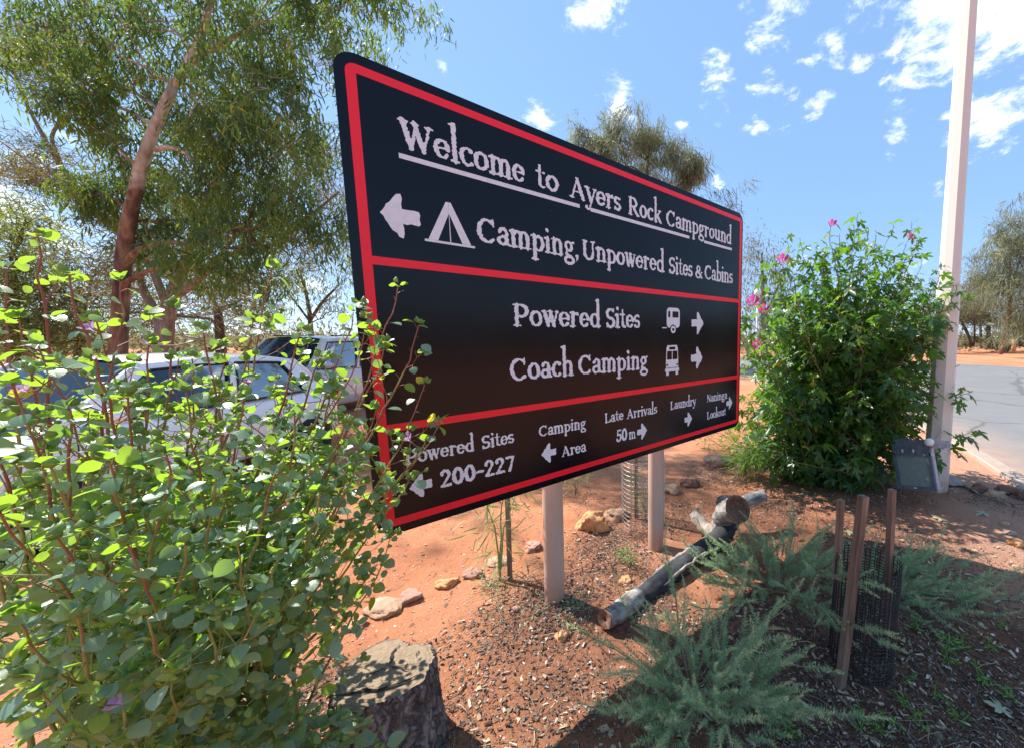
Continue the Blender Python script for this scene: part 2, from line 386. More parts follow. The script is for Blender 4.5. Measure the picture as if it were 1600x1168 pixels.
# ------------------------------------------------------------------ ground
KERB = [(1850, 960), (1750, 870), (1670, 795), (1600, 747), (1560, 722), (1525, 702), (1497, 688), (1470, 675), (1430, 655), (1380, 632), (1310, 610), (1220, 594), (1130, 583), (1040, 577)]
FARE = [(2600, 660), (2200, 620), (1900, 596), (1760, 584), (1680, 578.5), (1600, 573.5), (1545, 570), (1490, 567.5), (1420, 565), (1350, 563), (1270, 561), (1200, 560), (1120, 559), (1040, 558)]
kp = np.array([gp(*p) for p in KERB]); fp = np.array([gp(*p) for p in FARE])
def resample(P, n):
    s = np.concatenate([[0], np.cumsum(np.linalg.norm(np.diff(P, axis=0), axis=1))]); t = np.linspace(0, s[-1], n)
    return np.stack([np.interp(t, s, P[:, k]) for k in range(P.shape[1])], 1)
kd = np.concatenate([np.array([gp(*p) for p in KERB])])
def side_of_kerb(x, y):
    """signed distance to the kerb line, positive on the bed side"""
    P = np.stack([np.ravel(x), np.ravel(y)], 1); best = np.full(len(P), 1e9); sg = np.ones(len(P))
    for a, b in zip(kp[:-1, :2], kp[1:, :2]):
        ab = b - a; t = np.clip(((P - a) @ ab) / (ab @ ab), 0, 1); q = a + t[:, None] * ab; d = np.linalg.norm(P - q, axis=1)
        cr = ab[0] * (P - a)[:, 1] - ab[1] * (P - a)[:, 0]; m = d < best; best = np.where(m, d, best); sg = np.where(m, np.sign(cr), sg)
    return (best * sg).reshape(np.shape(x))
def small_relief(x, y):
    h = .010 * np.sin(2.3 * x + 1.1 * y) + .008 * np.sin(5.1 * y - 3.3 * x + 1) + .006 * np.sin(9.7 * x + 6.1 * y) + .004 * np.sin(17 * x - 13 * y)
    return h * np.clip(1.3 - np.hypot(x, y) / 12, 0, 1)
def ground_z(x, y):
    k = np.clip(side_of_kerb(x, y) / .5, 0, 1)
    return terrain(x, y) + small_relief(np.asarray(x, float), np.asarray(y, float)) * k - .03 * (1 - k)
_gpc = {}
def bedmask(x, y):
    """how thickly the bed is mulched (0..1)"""
    pts = [((870, 965), .45, .9), ((1000, 960), .35, .8), ((905, 1075), .42, .8), ((950, 850), .38, .75), ((1060, 800), .5, .6), ((1450, 1000), .9, 1.0), ((1300, 1100), .8, 1.0), ((1550, 1100), .7, 1.0),
           ((1560, 860), .6, .55), ((1180, 880), .45, .5), ((1300, 760), .9, .75), ((1100, 1050), .6, .8), ((1450, 800), .5, .3), ((1120, 740), .5, .8), ((1550, 775), .5, .7), ((1700, 1100), .8, 1.), ((1220, 720), .7, .8), ((440, 1120), .3, .8), ((800, 1080), .4, .5), ((740, 1000), .3, .35), ((960, 900), .5, .6), ((1200, 800), .6, .6), ((1400, 860), .7, .7), ((700, 1150), .3, .45)]
    x = np.asarray(x, float); y = np.asarray(y, float); v = np.zeros(x.shape)
    for p, r, w in pts:
        if p not in _gpc: _gpc[p] = gp(*p)
        q = _gpc[p]; v = np.maximum(v, w * np.exp(-((x - q[0])**2 + (y - q[1])**2) / (r * r)))
    return v
lin = np.linspace(-1, 1, 321)
gx = np.sinh(lin * 6.3) / np.sinh(6.3) * 900; gy = np.sinh(lin * 6.3) / np.sinh(6.3) * 900
gx = gx + 1.0; gy = gy + 2.2
X, Y = np.meshgrid(gx, gy, indexing='ij'); Z = ground_z(X, Y)
mb = MB(); nn = len(gx); i, j = np.meshgrid(np.arange(nn - 1), np.arange(nn - 1), indexing='ij'); i = i.ravel(); j = j.ravel()
mb.add(np.stack([X.ravel(), Y.ravel(), Z.ravel()], 1), np.stack([i * nn + j, (i + 1) * nn + j, (i + 1) * nn + j + 1, i * nn + j + 1], 1))
ground = tag(mb.build('ground', M['sand']), kind='structure')
ca = ground.data.color_attributes.new('soil', 'FLOAT_COLOR', 'POINT')
kk = side_of_kerb(X, Y)
pale = np.clip(1 - np.abs(kk - .5) / 1.1, 0, 1) * (Y > 2)
cols = np.stack([bedmask(X, Y).ravel(), pale.ravel(), np.zeros(X.size), np.ones(X.size)], 1)
ca.data.foreach_set('color', cols.astype(np.float32).ravel())

# road: a sheet between the near kerb and the far edge
nk, nr = 90, 22
A_ = resample(kp, nk); B_ = resample(fp, nk)
tt = np.linspace(0, 1, nr)
R_ = A_[:, None, :2] * (1 - tt[None, :, None]) + B_[:, None, :2] * tt[None, :, None]
wob = rng.normal(size=nk) * .12; R_[:, -1] += (norm(B_[:, :2] - A_[:, :2]) * wob[:, None])
RZ = terrain(R_[..., 0], R_[..., 1]) + .012
mb = MB(); i, j = np.meshgrid(np.arange(nk - 1), np.arange(nr - 1), indexing='ij'); i = i.ravel(); j = j.ravel()
mb.add(np.concatenate([R_, RZ[..., None]], 2).reshape(-1, 3), np.stack([i * nr + j, (i + 1) * nr + j, (i + 1) * nr + j + 1, i * nr + j + 1], 1))
road = tag(mb.build('road', M['asphalt']), kind='structure')
dk = np.linalg.norm(R_ - R_[:, :1], axis=2); df = np.linalg.norm(R_ - R_[:, -1:], axis=2)
ea = road.data.attributes.new('edge', 'FLOAT', 'POINT'); ea.data.foreach_set('value', np.clip(np.maximum(1 - dk / 1.6, 1 - df / .5), 0, 1).astype(np.float32).ravel())
# kerb: a low concrete edge strip
kc = resample(kp, 140); T = norm(np.gradient(kc[:, :2], axis=0)); nrm = np.stack([-T[:, 1], T[:, 0]], 1)
mb = MB(); prof = [(-.02, -.1), (-.02, .022), (.0, .034), (.20, .046), (.215, .03), (.22, -.1)]
V = np.array([[*(kc[q, :2] + nrm[q] * (o - .0)), terrain(0, kc[q, 1]) + z] for q in range(140) for o, z in prof]); k = len(prof)
i, j = np.meshgrid(np.arange(139), np.arange(k - 1), indexing='ij'); i = i.ravel(); j = j.ravel()
mb.add(V, np.stack([i * k + j, (i + 1) * k + j, (i + 1) * k + j + 1, i * k + j + 1], 1)); tag(mb.build('kerb', M['kerb'], smooth=False), kind='structure')
#@@PART2
def gz(x, y): return float(ground_z(np.array([x]), np.array([y]))[0])
def on(px, py):
    p = gp(px, py); p[2] = gz(p[0], p[1]); return p

# ------------------------------------------------------------------ lettering: rough serif glyphs grown from strokes
TK, TN = .094, .05
def seg(x0, y0, x1, y1, w=TK, w2=None): return [('s', x0, y0, x1, y1, w, w if w2 is None else w2)]
def arc(cx, cy, rx, ry, a0, a1, tk=TK, tn=TN, n=18):
    out = []; a = np.radians(np.linspace(a0, a1, n)); P = [(cx + rx * cos(t), cy + ry * sin(t), tn + (tk - tn) * abs(cos(t))) for t in a]
    for p, q in zip(P[:-1], P[1:]): out.append(('s', p[0], p[1], q[0], q[1], p[2], q[2]))
    return out
def serif(x, y, h=.14): return seg(x - h, y, x + h, y, .04)
def flag(x, y): return seg(x - .15, y - .05, x, y, .05)
def ball(x, y, r=.085): return seg(x, y, x + .001, y, r)
XH = .76; AS = 1.5; DS = -.42
def stem(x, y0, y1, bot=True, top=None):
    o = seg(x, y0 + .03, x, y1 - .05)
    if bot: o += serif(x, y0 + .03)
    if top == 'f': o += flag(x, y1 - .02)
    if top == 's': o += serif(x, y1 - .03)
    return o
def arch(x0, x1, y=XH): c = (x0 + x1) / 2; return arc(c, y - .27, (x1 - x0) / 2, .23, 15, 165, TK, .06)
G = {
 'W': (seg(.1, .97, .36, .03) + seg(.36, .03, .56, .9, TN) + seg(.52, .97, .80, .03) + seg(.80, .03, 1.04, .95, TN) + serif(.1, .97) + serif(.54, .97, .12) + serif(1.04, .97, .12), 1.16),
 'e': (arc(.32, .37, .23, .33, 20, 318) + seg(.1, .40, .54, .40, .045) + arc(.32, .4, .225, .3, 0, 25), .64),
 'l': (stem(.18, 0, AS, True, 'f'), .37), 'i': (stem(.18, 0, XH, True, 'f') + ball(.17, 1.06, .1), .37),
 'c': (arc(.33, .37, .24, .33, 55, 312) + ball(.46, .62, .09), .58), 'o': (arc(.34, .37, .24, .33, 0, 360), .68),
 'm': (stem(.18, 0, XH, True, 'f') + arch(.18, .54) + stem(.54, 0, .55) + arch(.54, .9) + stem(.9, 0, .55), 1.09),
 'n': (stem(.18, 0, XH, True, 'f') + arch(.18, .56) + stem(.56, 0, .55), .75),
 't': (seg(.2, .15, .2, 1.02, .085, .05) + seg(.02, .73, .42, .73, .042) + arc(.34, .2, .14, .15, 180, 300, .08, .05), .46),
 'A': (seg(.46, .98, .16, .04, TN) + seg(.46, .98, .80, .04) + seg(.26, .34, .68, .34, .042) + serif(.14, .03, .12) + serif(.80, .03), .96),
 'y': (seg(.1, .72, .34, .06) + seg(.58, .72, .25, -.3, TN) + arc(.14, -.28, .12, .1, 200, 350, .05, .05) + ball(.07, -.26, .08) + serif(.1, .73, .12) + serif(.58, .73, .1), .66),
 'r': (stem(.18, 0, XH, True, 'f') + arc(.4, .5, .2, .2, 70, 165, .07, .05) + ball(.46, .64, .085), .55),
 's': (arc(.27, .54, .17, .165, 50, 270, .085, .055) + arc(.27, .22, .18, .17, -150, 90, .085, .055) + seg(.45, .62, .45, .72, .035) + seg(.07, .03, .07, .16, .035), .53),
 'S': (arc(.36, .74, .24, .24, 45, 270, .095, .06) + arc(.36, .27, .26, .24, -150, 90, .1, .06) + seg(.6, .84, .6, 1., .04) + seg(.09, .02, .09, .2, .04), .72),
 'R': (stem(.2, 0, 1, True, 's') + arc(.4, .72, .27, .25, -90, 90) + seg(.2, .97, .4, .97, .045) + seg(.2, .47, .4, .47, .045) + seg(.42, .46, .76, .04) + serif(.8, .03, .1), .92),
 'P': (stem(.2, 0, 1, True, 's') + arc(.42, .70, .28, .26, -90, 90) + seg(.2, .97, .42, .97, .045) + seg(.2, .44, .42, .44, .045), .80),
 'k': (stem(.18, 0, AS, True, 'f') + seg(.24, .32, .56, .68, TN) + seg(.34, .42, .60, .06) + serif(.56, .73, .12) + serif(.62, .03, .1), .72),
 'C': (arc(.47, .49, .37, .46, 50, 312) + seg(.74, .72, .74, .98, .04), .88),
 'a': (seg(.47, .08, .47, .52, .085) + arc(.30, .52, .17, .2, 0, 150, .085, .055) + arc(.27, .2, .18, .17, 0, 360, .075, .055) + seg(.47, .08, .6, .04, .055) + ball(.15, .58, .085), .62),
 'p': (stem(.18, DS, XH, True, 'f') + arc(.38, .36, .24, .33, -130, 130), .72),
 'b': (seg(.18, .05, .18, AS - .05) + flag(.18, AS - .02) + arc(.38, .36, .24, .33, -140, 140), .70),
 'd': (stem(.56, 0, AS, False, 'f') + seg(.56, .05, .7, .05, .05) + arc(.34, .36, .24, .33, 40, 320), .76),
 'g': (arc(.29, .50, .18, .21, 0, 360, .085, .055) + arc(.32, -.2, .26, .17, 0, 360, .075, .06) + seg(.2, .28, .14, .12, .06) + seg(.14, .1, .42, .0, .07) + seg(.42, .66, .6, .72, .055), .66),
 'u': (stem(.18, .15, XH, False, 'f') + arc(.36, .25, .18, .2, 180, 330, TK, .06) + seg(.56, .05, .56, XH - .04) + flag(.56, XH - .02) + seg(.56, .05, .7, .05, .05), .76),
 ',': (ball(.14, .06, .1) + seg(.2, .03, .08, -.22, .055, .03), .3),
 'U': (seg(.2, .35, .2, .95) + arc(.47, .34, .27, .31, 180, 360, TK, .06) + seg(.74, .35, .74, .95, TN) + serif(.2, .97) + serif(.74, .97, .12), .94),
 'w': (seg(.1, .72, .27, .05) + seg(.27, .05, .43, .7, TN) + seg(.4, .72, .58, .05) + seg(.58, .05, .75, .7, TN) + serif(.1, .73, .12) + serif(.42, .73, .1) + serif(.75, .73, .1), .86),
 '&': (arc(.36, .74, .17, .21, -60, 240, .08, .055) + seg(.25, .6, .74, .06, .09) + arc(.34, .26, .25, .24, 110, 330, .09, .06) + seg(.56, .14, .74, .46, .045) + serif(.74, .48, .1) + serif(.76, .05, .07), .92),
 'h': (stem(.18, 0, AS, True, 'f') + arch(.18, .56) + stem(.56, 0, .55), .75),
 'L': (stem(.2, 0, 1, False, 's') + seg(.1, .045, .66, .045, .05) + seg(.68, .05, .7, .28, .045), .78),
 'N': (seg(.2, .05, .2, .95, TN) + seg(.2, .95, .76, .05, .09) + seg(.76, .05, .76, .95, TN) + serif(.2, .03, .12) + serif(.18, .97, .12) + serif(.76, .97, .12), .95),
 'v': (seg(.1, .72, .31, .05) + seg(.31, .05, .52, .7, TN) + serif(.1, .73, .12) + serif(.52, .73, .1), .62),
 '2': (arc(.32, .72, .22, .23, -20, 165, .10, .07) + seg(.5, .6, .14, .1, .07) + seg(.1, .08, .6, .08, .08) + ball(.14, .74, .1), .72),
 '0': (arc(.34, .49, .24, .43, 0, 360, .12, .08), .72), '5': (seg(.2, .92, .56, .92, .07) + seg(.2, .9, .17, .52, .06) + arc(.32, .33, .24, .26, -150, 110, .11, .07) + ball(.14, .2, .09), .68),
 '7': (seg(.1, .9, .6, .9, .08) + seg(.58, .86, .3, .05, .075, .095), .66), '-': (seg(.08, .42, .46, .42, .075), .54),
}
class Plate:
    """sign plane: s to the right along the face, t upwards, out of the face towards the reader"""
    O = np.array([-1.10861, 1.46055, 2.69016 - 1.88831]); yaw, tl, rl = .76078, -.01441, .02526
    _d = np.array([cos(yaw), sin(yaw), 0]); _n = np.array([-sin(yaw), cos(yaw), 0]); _z = np.array([0, 0, 1.])
    d = cos(rl) * _d + sin(rl) * _z; _u = -sin(rl) * _d + cos(rl) * _z; u = cos(tl) * _u + sin(tl) * _n
    n = np.cross(d, u); W, H = 2.76703, 1.88831
    @classmethod
    def p(c, s, t, o=0.): s = np.asarray(s, float)[..., None]; t = np.asarray(t, float)[..., None]; return c.O + c.d * s + c.u * t + c.n * o
    @classmethod
    def st(c, px, py):
        D = ray(px, py); C = np.array([0, 0, CAM_H]); k = ((c.O - C) @ c.n) / (D @ c.n); P = C + D * k - c.O; return float(P @ c.d), float(P @ c.u)
def raster_word(word, cell, rough=.030):
    x = 0; items = []
    for ch in word: items.append((x, G[ch][0])); x += G[ch][1]
    w = int((x + .3) / cell) + 1; y0 = -.62; h = int((1.62 - y0) / cell) + 1
    gx_ = -.12 + np.arange(w) * cell; gy_ = y0 + np.arange(h) * cell; D = np.full((h, w), 1.)
    for x0, prims in items:
        for (_, ax, ay, bx, by, wa, wb) in prims:
            ax += x0; bx += x0; r = max(wa, wb) + .2
            i0, i1 = np.searchsorted(gx_, [min(ax, bx) - r, max(ax, bx) + r]); j0, j1 = np.searchsorted(gy_, [min(ay, by) - r, max(ay, by) + r])
            if i1 <= i0 or j1 <= j0: continue
            XX, YY = np.meshgrid(gx_[i0:i1], gy_[j0:j1]); dx, dy = bx - ax, by - ay; L2 = dx * dx + dy * dy + 1e-12
            t = np.clip(((XX - ax) * dx + (YY - ay) * dy) / L2, 0, 1); d = np.hypot(XX - ax - t * dx, YY - ay - t * dy) - (wa + (wb - wa) * t)
            D[j0:j1, i0:i1] = np.minimum(D[j0:j1, i0:i1], d)
    if rough: D = D + rough * snoise(D.shape, .075 / cell) + rough * .6 * snoise(D.shape, .04 / cell)
    return gx_, gy_, -D, x
def iso_mesh(gx_, gy_, F):
    """filled region F>0 as polygons: runs of full cells joined, border cells clipped"""
    V, Fc = [], []
    def vert(x, y): V.append((x, y)); return len(V) - 1
    h, w = F.shape; ins = F > 0; full = ins[:-1, :-1] & ins[1:, :-1] & ins[:-1, 1:] & ins[1:, 1:]; anyc = ins[:-1, :-1] | ins[1:, :-1] | ins[:-1, 1:] | ins[1:, 1:]
    for j in range(h - 1):
        i = 0
        while i < w - 1:
            if full[j, i]:
                k = i
                while k < w - 1 and full[j, k]: k += 1
                Fc.append([vert(gx_[i], gy_[j]), vert(gx_[k], gy_[j]), vert(gx_[k], gy_[j + 1]), vert(gx_[i], gy_[j + 1])]); i = k
            else:
                if anyc[j, i]:
                    c = [(gx_[i], gy_[j], F[j, i]), (gx_[i + 1], gy_[j], F[j, i + 1]), (gx_[i + 1], gy_[j + 1], F[j + 1, i + 1]), (gx_[i], gy_[j + 1], F[j + 1, i])]
                    poly = []
                    for a, b in zip(c, c[1:] + c[:1]):
                        if a[2] > 0: poly.append((a[0], a[1]))
                        if (a[2] > 0) != (b[2] > 0): t = a[2] / (a[2] - b[2]); poly.append((a[0] + t * (b[0] - a[0]), a[1] + t * (b[1] - a[1])))
                    if len(poly) > 2: Fc.append([vert(*p) for p in poly])
                i += 1
    return np.array(V), Fc

sign_base = np.array([Plate.O[0] + Plate.d[0] * Plate.W / 2, Plate.O[1] + Plate.d[1] * Plate.W / 2, 0]); sign_base[2] = gz(*sign_base[:2])
sign = thing('campground_sign', 'large black welcome sign with red borders and white lettering, on two round posts', 'sign', sign_base)
def rrect(s0, t0, s1, t1, r, n=8):
    out = []
    for (cx, cy, a) in ((s1 - r, t0 + r, -90), (s1 - r, t1 - r, 0), (s0 + r, t1 - r, 90), (s0 + r, t0 + r, 180)):
        for k in range(n + 1): t = radians(a + 90 * k / n); out.append((cx + r * cos(t), cy + r * sin(t)))
    return out
def extrude(mb, poly, o0, o1, mat=0, front=True, side=True, back=True, smat=None):
    P = np.array(poly); n = len(P); V = np.concatenate([Plate.p(P[:, 0], P[:, 1], o0), Plate.p(P[:, 0], P[:, 1], o1)]); b = mb.n; mb.V.append(V); mb.n += 2 * n
    if front: mb.F.append((np.array([[b + n + k for k in range(n)]]), mat, None))
    if back: mb.F.append((np.array([[b + k for k in range(n)][::-1]]), mat if smat is None else smat, None))
    if side: mb.F.append((np.array([(b + k, b + (k + 1) % n, b + n + (k + 1) % n, b + n + k) for k in range(n)]), mat if smat is None else smat, None))
mb = MB(); extrude(mb, rrect(0, 0, Plate.W, Plate.H, .075), -.004, 0); mb.build('face_panel', M['sign_face'], sign, smooth=False)
mb = MB(); extrude(mb, rrect(.004, .004, Plate.W - .004, Plate.H - .004, .072), -.026, -.0045); mb.build('backing_panel', M['bare_aluminium'], sign, smooth=False)
for t in (.35, 1.5):                                            # back rails that carry the panel on the posts
    c = Plate.p(Plate.W / 2, t, -.046); mb = MB(); mb.box(c, (Plate.W * .94, .035, .06), R=np.stack([Plate.d, -Plate.n, Plate.u], 1)); mb.build('back_rail', M['bare_aluminium'], sign, smooth=False)
# red frame: outer rounded, inner square; and the two dividers
RL, RR, RB, RT, RW = .033, Plate.W - .018, .036, 1.851, .033
outer = rrect(RL, RB, RR, RT, .035); inner = [(RR - RW, RB + RW), (RR - RW, RT - RW), (RL + RW, RT - RW), (RL + RW, RB + RW)]
mb = MB(); n9 = 9; P = np.array(outer); I = np.array(inner)
for q in range(4):
    cor = P[q * n9:(q + 1) * n9]; ic = I[q]
    V = np.concatenate([Plate.p(cor[:, 0], cor[:, 1], .0014), Plate.p(ic[:1], ic[1:], .0014)]); mb.add(V, [(k, k + 1, n9) for k in range(n9 - 1)])
    nx = P[((q + 1) % 4) * n9]; V = Plate.p(np.array([cor[-1][0], nx[0], I[(q + 1) % 4][0], ic[0]]), np.array([cor[-1][1], nx[1], I[(q + 1) % 4][1], ic[1]]), .0014); mb.add(V, [(0, 1, 2, 3)])
mb.build('red_frame', M['sign_red'], sign, smooth=False)
for hc in (1.139, .460):
    mb = MB(); mb.add(Plate.p([RL + RW, RR - RW, RR - RW, RL + RW], [hc - RW / 2, hc - RW / 2, hc + RW / 2, hc + RW / 2], .0014), [(0, 1, 2, 3)]); mb.build('red_divider', M['sign_red'], sign, smooth=False)
def word(txt, s0, s1, t0, t1, cap, cell=.036):
    gx_, gy_, F, adv = raster_word(txt, cell); V, Fc = iso_mesh(gx_, gy_, F)
    cols_ = np.where((F > 0).any(0))[0]; a, b = gx_[cols_[0]], gx_[cols_[-1]]; u = (V[:, 0] - a) / (b - a)
    mb = MB(); mb.add(Plate.p(s0 + u * (s1 - s0), t0 + (t1 - t0) * u + V[:, 1] * cap, .0018), Fc); o = mb.build('lettering', M['sign_white'], sign, smooth=False); return o
_s = lambda x, y: Plate.st(x, y)[0]
word('Welcome', .189, _s(819.5, 282), 1.604, 1.604, .106); word('to', .787, _s(873, 292), 1.604, 1.604, .106); word('Ayers', .984, _s(970.3, 325), 1.605, 1.605, .106)
word('Rock', 1.418, _s(1033.3, 345), 1.606, 1.606, .106); word('Campground', 1.773, 2.59, 1.607, 1.607, .104)
word('Camping,', .473, _s(903.5, 410), 1.281, 1.281, .108); word('Unpowered', 1.062, _s(1038.2, 420), 1.281, 1.281, .106); word('Sites', 1.798, _s(1081.8, 425), 1.282, 1.282, .108); word('&', 2.102, _s(1097.2, 430), 1.282, 1.282, .092); word('Cabins', 2.219, 2.617, 1.283, 1.283, .108)
word('Powered', .629, 1.18, .890, .890, .110); word('Sites', 1.222, 1.511, .889, .889, .114)
word('Coach', .601, .978, .613, .613, .112); word('Camping', 1.013, 1.579, .613, .613, .112)
word('Powered', .120, .405, .293, .292, .060, .045); word('Sites', .440, .603, .291, .291, .062, .045); word('200-227', .250, .600, .150, .143, .082, .04)
word('Camping', .746, 1.054, .293, .288, .058, .05); word('Area', .881, 1.052, .146, .144, .058, .05)
word('Late', 1.201, 1.352, .292, .290, .060, .05); word('Arrivals', 1.379, 1.672, .289, .285, .060, .05); word('50', 1.290, 1.383, .147, .146, .084, .05); word('m', 1.396, 1.459, .146, .144, .062, .05)
word('Laundry', 1.815, 2.122, .288, .285, .060, .055); word('Naninga', 2.266, 2.562, .287, .283, .060, .055); word('Lookout', 2.268, 2.545, .141, .138, .060, .055)
for a, b in ((.184, 1.051), (1.125, 2.026), (2.207, 2.597)):
    mb = MB(); mb.add(Plate.p([a, b, b, a], [1.556, 1.557, 1.577, 1.576], .0014), [(0, 1, 2, 3)]); mb.build('underline', M['sign_white'], sign, smooth=False)
def polyobj(name, polys, mat=None, o=.0016, parent=sign):
    mb = MB()
    for P in polys:
        P = np.array(P); mb.add(Plate.p(P[:, 0], P[:, 1], o), [tuple(range(len(P)))])
    return mb.build(name, mat or M['sign_white'], parent, smooth=False)
def rough_poly(P, amp, step):
    out = []; n = len(P)
    for k in range(n):
        a, b = np.array(P[k]), np.array(P[(k + 1) % n]); m = max(1, int(np.linalg.norm(b - a) / step)); nn_ = np.array([-(b - a)[1], (b - a)[0]]) / (np.linalg.norm(b - a) + 1e-9)
        for q in range(m): out.append(a + (b - a) * q / m + nn_ * (amp * random.uniform(-1, 1) if q else 0))
    return out
def arrow(tip_s, tail_s, mid, half, sh):
    L = tail_s - tip_s; hx = tip_s + L * (.50 if abs(L) > .1 else .55)
    P = [(tip_s, mid), (hx - L * .08, mid + half * .95), (hx + L * .03, mid + half), (hx + L * .06, mid + half * .8), (hx + L * .04, mid + sh), (tail_s - L * .03, mid + sh), (tail_s, mid + sh * .6), (tail_s, mid - sh * .7), (tail_s - L * .05, mid - sh), (hx + L * .04, mid - sh), (hx + L * .06, mid - half * .8), (hx + L * .03, mid - half), (hx - L * .08, mid - half * .95)]
    if L < 0: P = P[::-1]
    else: P = P
    P = rough_poly(P, half * .045, half * .16)
    if L > 0: P = P[::-1]
    return polyobj('arrow', [P])
arrow(.104, .245, 1.328, .088, .029); arrow(2.207, 2.056, .932, .088, .028); arrow(2.200, 2.054, .661, .088, .028)
arrow(.126, .216, .185, .054, .020); arrow(.755, .847, .189, .056, .019); arrow(1.570, 1.475, .178, .057, .020); arrow(2.074, 1.978, .181, .057, .020); arrow(2.650, 2.554, .236, .056, .020)
polyobj('tent_symbol', [[(.256, 1.244), (.462, 1.244), (.462, 1.254), (.256, 1.254)], [(.270, 1.2545), (.308, 1.2545), (.358, 1.378), (.358, 1.425), (.348, 1.425)], [(.446, 1.2545), (.368, 1.425), (.3585, 1.425), (.3585, 1.378), (.408, 1.2545)], [(.3565, 1.2545), (.3605, 1.2545), (.3595, 1.377), (.3575, 1.377)]])
def circ(cx, cy, r, n=20): return [(cx + r * cos(2 * pi * k / n), cy + r * sin(2 * pi * k / n)) for k in range(n)]
cv = polyobj('caravan_symbol', [rrect(1.775, .893, 1.918, 1.038, .030, 5), [(1.727, .888), (1.7748, .888), (1.7748, .896), (1.727, .896)]])
polyobj('window', [rrect(1.790, .968, 1.812, 1.012, .004, 2), rrect(1.836, .968, 1.902, 1.012, .004, 2)], M['sign_face'], .0028, cv)
polyobj('wheel', [circ(1.843, .882, .034)], M['sign_face'], .0030, cv); polyobj('tyre', [circ(1.843, .880, .027)], M['sign_white'], .0034, cv); polyobj('hub', [circ(1.843, .880, .012)], M['sign_face'], .0038, cv)
bs = polyobj('coach_symbol', [[(1.766, .598), (1.902, .598), (1.902, .650), (1.896, .745), (1.886, .766), (1.782, .766), (1.772, .745), (1.766, .650)], [(1.757, .574), (1.911, .574), (1.911, .5975), (1.757, .5975)], [(1.768, .546), (1.796, .546), (1.796, .5735), (1.768, .5735)], [(1.872, .546), (1.900, .546), (1.900, .5735), (1.872, .5735)]])
polyobj('window', [[(1.776, .662), (1.829, .662), (1.829, .724), (1.779, .724)], [(1.838, .662), (1.892, .662), (1.889, .724), (1.838, .724)], [(1.802, .734), (1.866, .734), (1.866, .754), (1.802, .754)], [(1.770, .617), (1.788, .617), (1.788, .629), (1.770, .629)], [(1.880, .617), (1.898, .617), (1.898, .629), (1.880, .629)], [(1.766, .600), (1.902, .600), (1.902, .603), (1.766, .603)]], M['sign_face'], .0028, bs)
# posts
for (px, py, r) in ((872, 944, .062), (1029.5, 857, .062)):
    p = gp(px, py); p[2] = gz(p[0], p[1]); nb = np.array([Plate.n[0], Plate.n[1], 0]); mb = MB()
    k = ((p - Plate.O) @ Plate.n); p = p - nb * (k + .07 + r) * 1.0
    mb.tube([p + [0, 0, -.15], p + [0, 0, .02], p + [0, 0, 1.0], p + [0, 0, 2.45]], r, 28); mb.build('post', M['post_paint'], sign)
# silicone-sealed bolt heads on the face
for s in (.87, 1.77):
    for t in (.35, 1.5): mb = MB(); mb.lathe([(.006, 0), (.006, .002), (.0001, .003)], Plate.p(s, t, .0005), 8, R=np.stack([Plate.d, Plate.u, Plate.n], 1)); mb.build('bolt', M['dark_sheet'], sign)

# ------------------------------------------------------------------ street pole and floodlight
pb = on(1461, 762)
pole = thing('street_light_pole', 'tall cream octagonal metal pole with a thicker lower sleeve beside the leafy bush', 'pole', pb)
oct_ = lambda r, z, rot=.30: [pb + np.array([r * cos(rot + k * pi / 4), r * sin(rot + k * pi / 4), z]) for k in range(8)]
def octo(mb, rings):
    V = np.concatenate([oct_(r, z) for r, z in rings]); m = len(rings)
    F = [(i * 8 + k, i * 8 + (k + 1) % 8, (i + 1) * 8 + (k + 1) % 8, (i + 1) * 8 + k) for i in range(m - 1) for k in range(8)] + [tuple(range((m - 1) * 8, m * 8))]
    mb.add(V, F)
mb = MB(); octo(mb, [(.118, -.2), (.118, .3), (.112, 1.2), (.106, 2.27)]); mb.build('sleeve', M['pole_paint'], pole, smooth=False)
mb = MB(); octo(mb, [(.096, 2.2), (.085, 4.), (.068, 7.)]); mb.build('shaft', M['pole_paint'], pole, smooth=False)
mb = MB(); octo(mb, [(.115, 2.262), (.115, 2.28), (.097, 2.283)]); mb.build('collar', M['pole_paint'], pole, smooth=False)

fc = at(1428, 727, 3.62)
fl = thing('floodlight', 'weathered grey floodlight hanging tilted low on the cream pole', 'floodlight', (fc[0], fc[1], gz(fc[0], fc[1])))
yaw_ = radians(-60); rr_ = radians(-14); tilt = radians(6)
ex = np.array([cos(yaw_), sin(yaw_), 0]); ey = np.array([-sin(yaw_), cos(yaw_), 0]); ez = np.array([0, 0, 1.])
# in-plane roll then slight backward tilt
X_ = cos(-rr_) * ex + sin(-rr_) * ez; Z_ = -sin(-rr_) * ex + cos(-rr_) * ez; Y_ = np.cross(Z_, X_)
Z2 = cos(tilt) * Z_ + sin(tilt) * Y_; Y2 = np.cross(Z2, X_); FR = np.stack([X_, Y2, Z2], 1)
fp_ = lambda x, y, z: fc + FR @ np.array([x, y, z])
simple('flood_metal', (.10, .12, .15), .6, .35, 25, .3); simple('flood_cast', (.42, .42, .45), .7, .35, 40, .4)
g = Mt('flood_glass', (.2, .25, .24), .35); g.b.inputs['Specular IOR Level'].default_value = .35; n1 = g.noise(30, 5); g.col(g.mix(g.mr(n1, .3, .8), (.15, .21, .195), (.24, .29, .27))); M['flood_glass'] = g.m
w_, h_, dp = .33, .46, .14
mb = MB()   # tapered cast housing
fr = [(-w_ / 2, -h_ / 2), (w_ / 2, -h_ / 2), (w_ / 2, h_ / 2), (-w_ / 2, h_ / 2)]
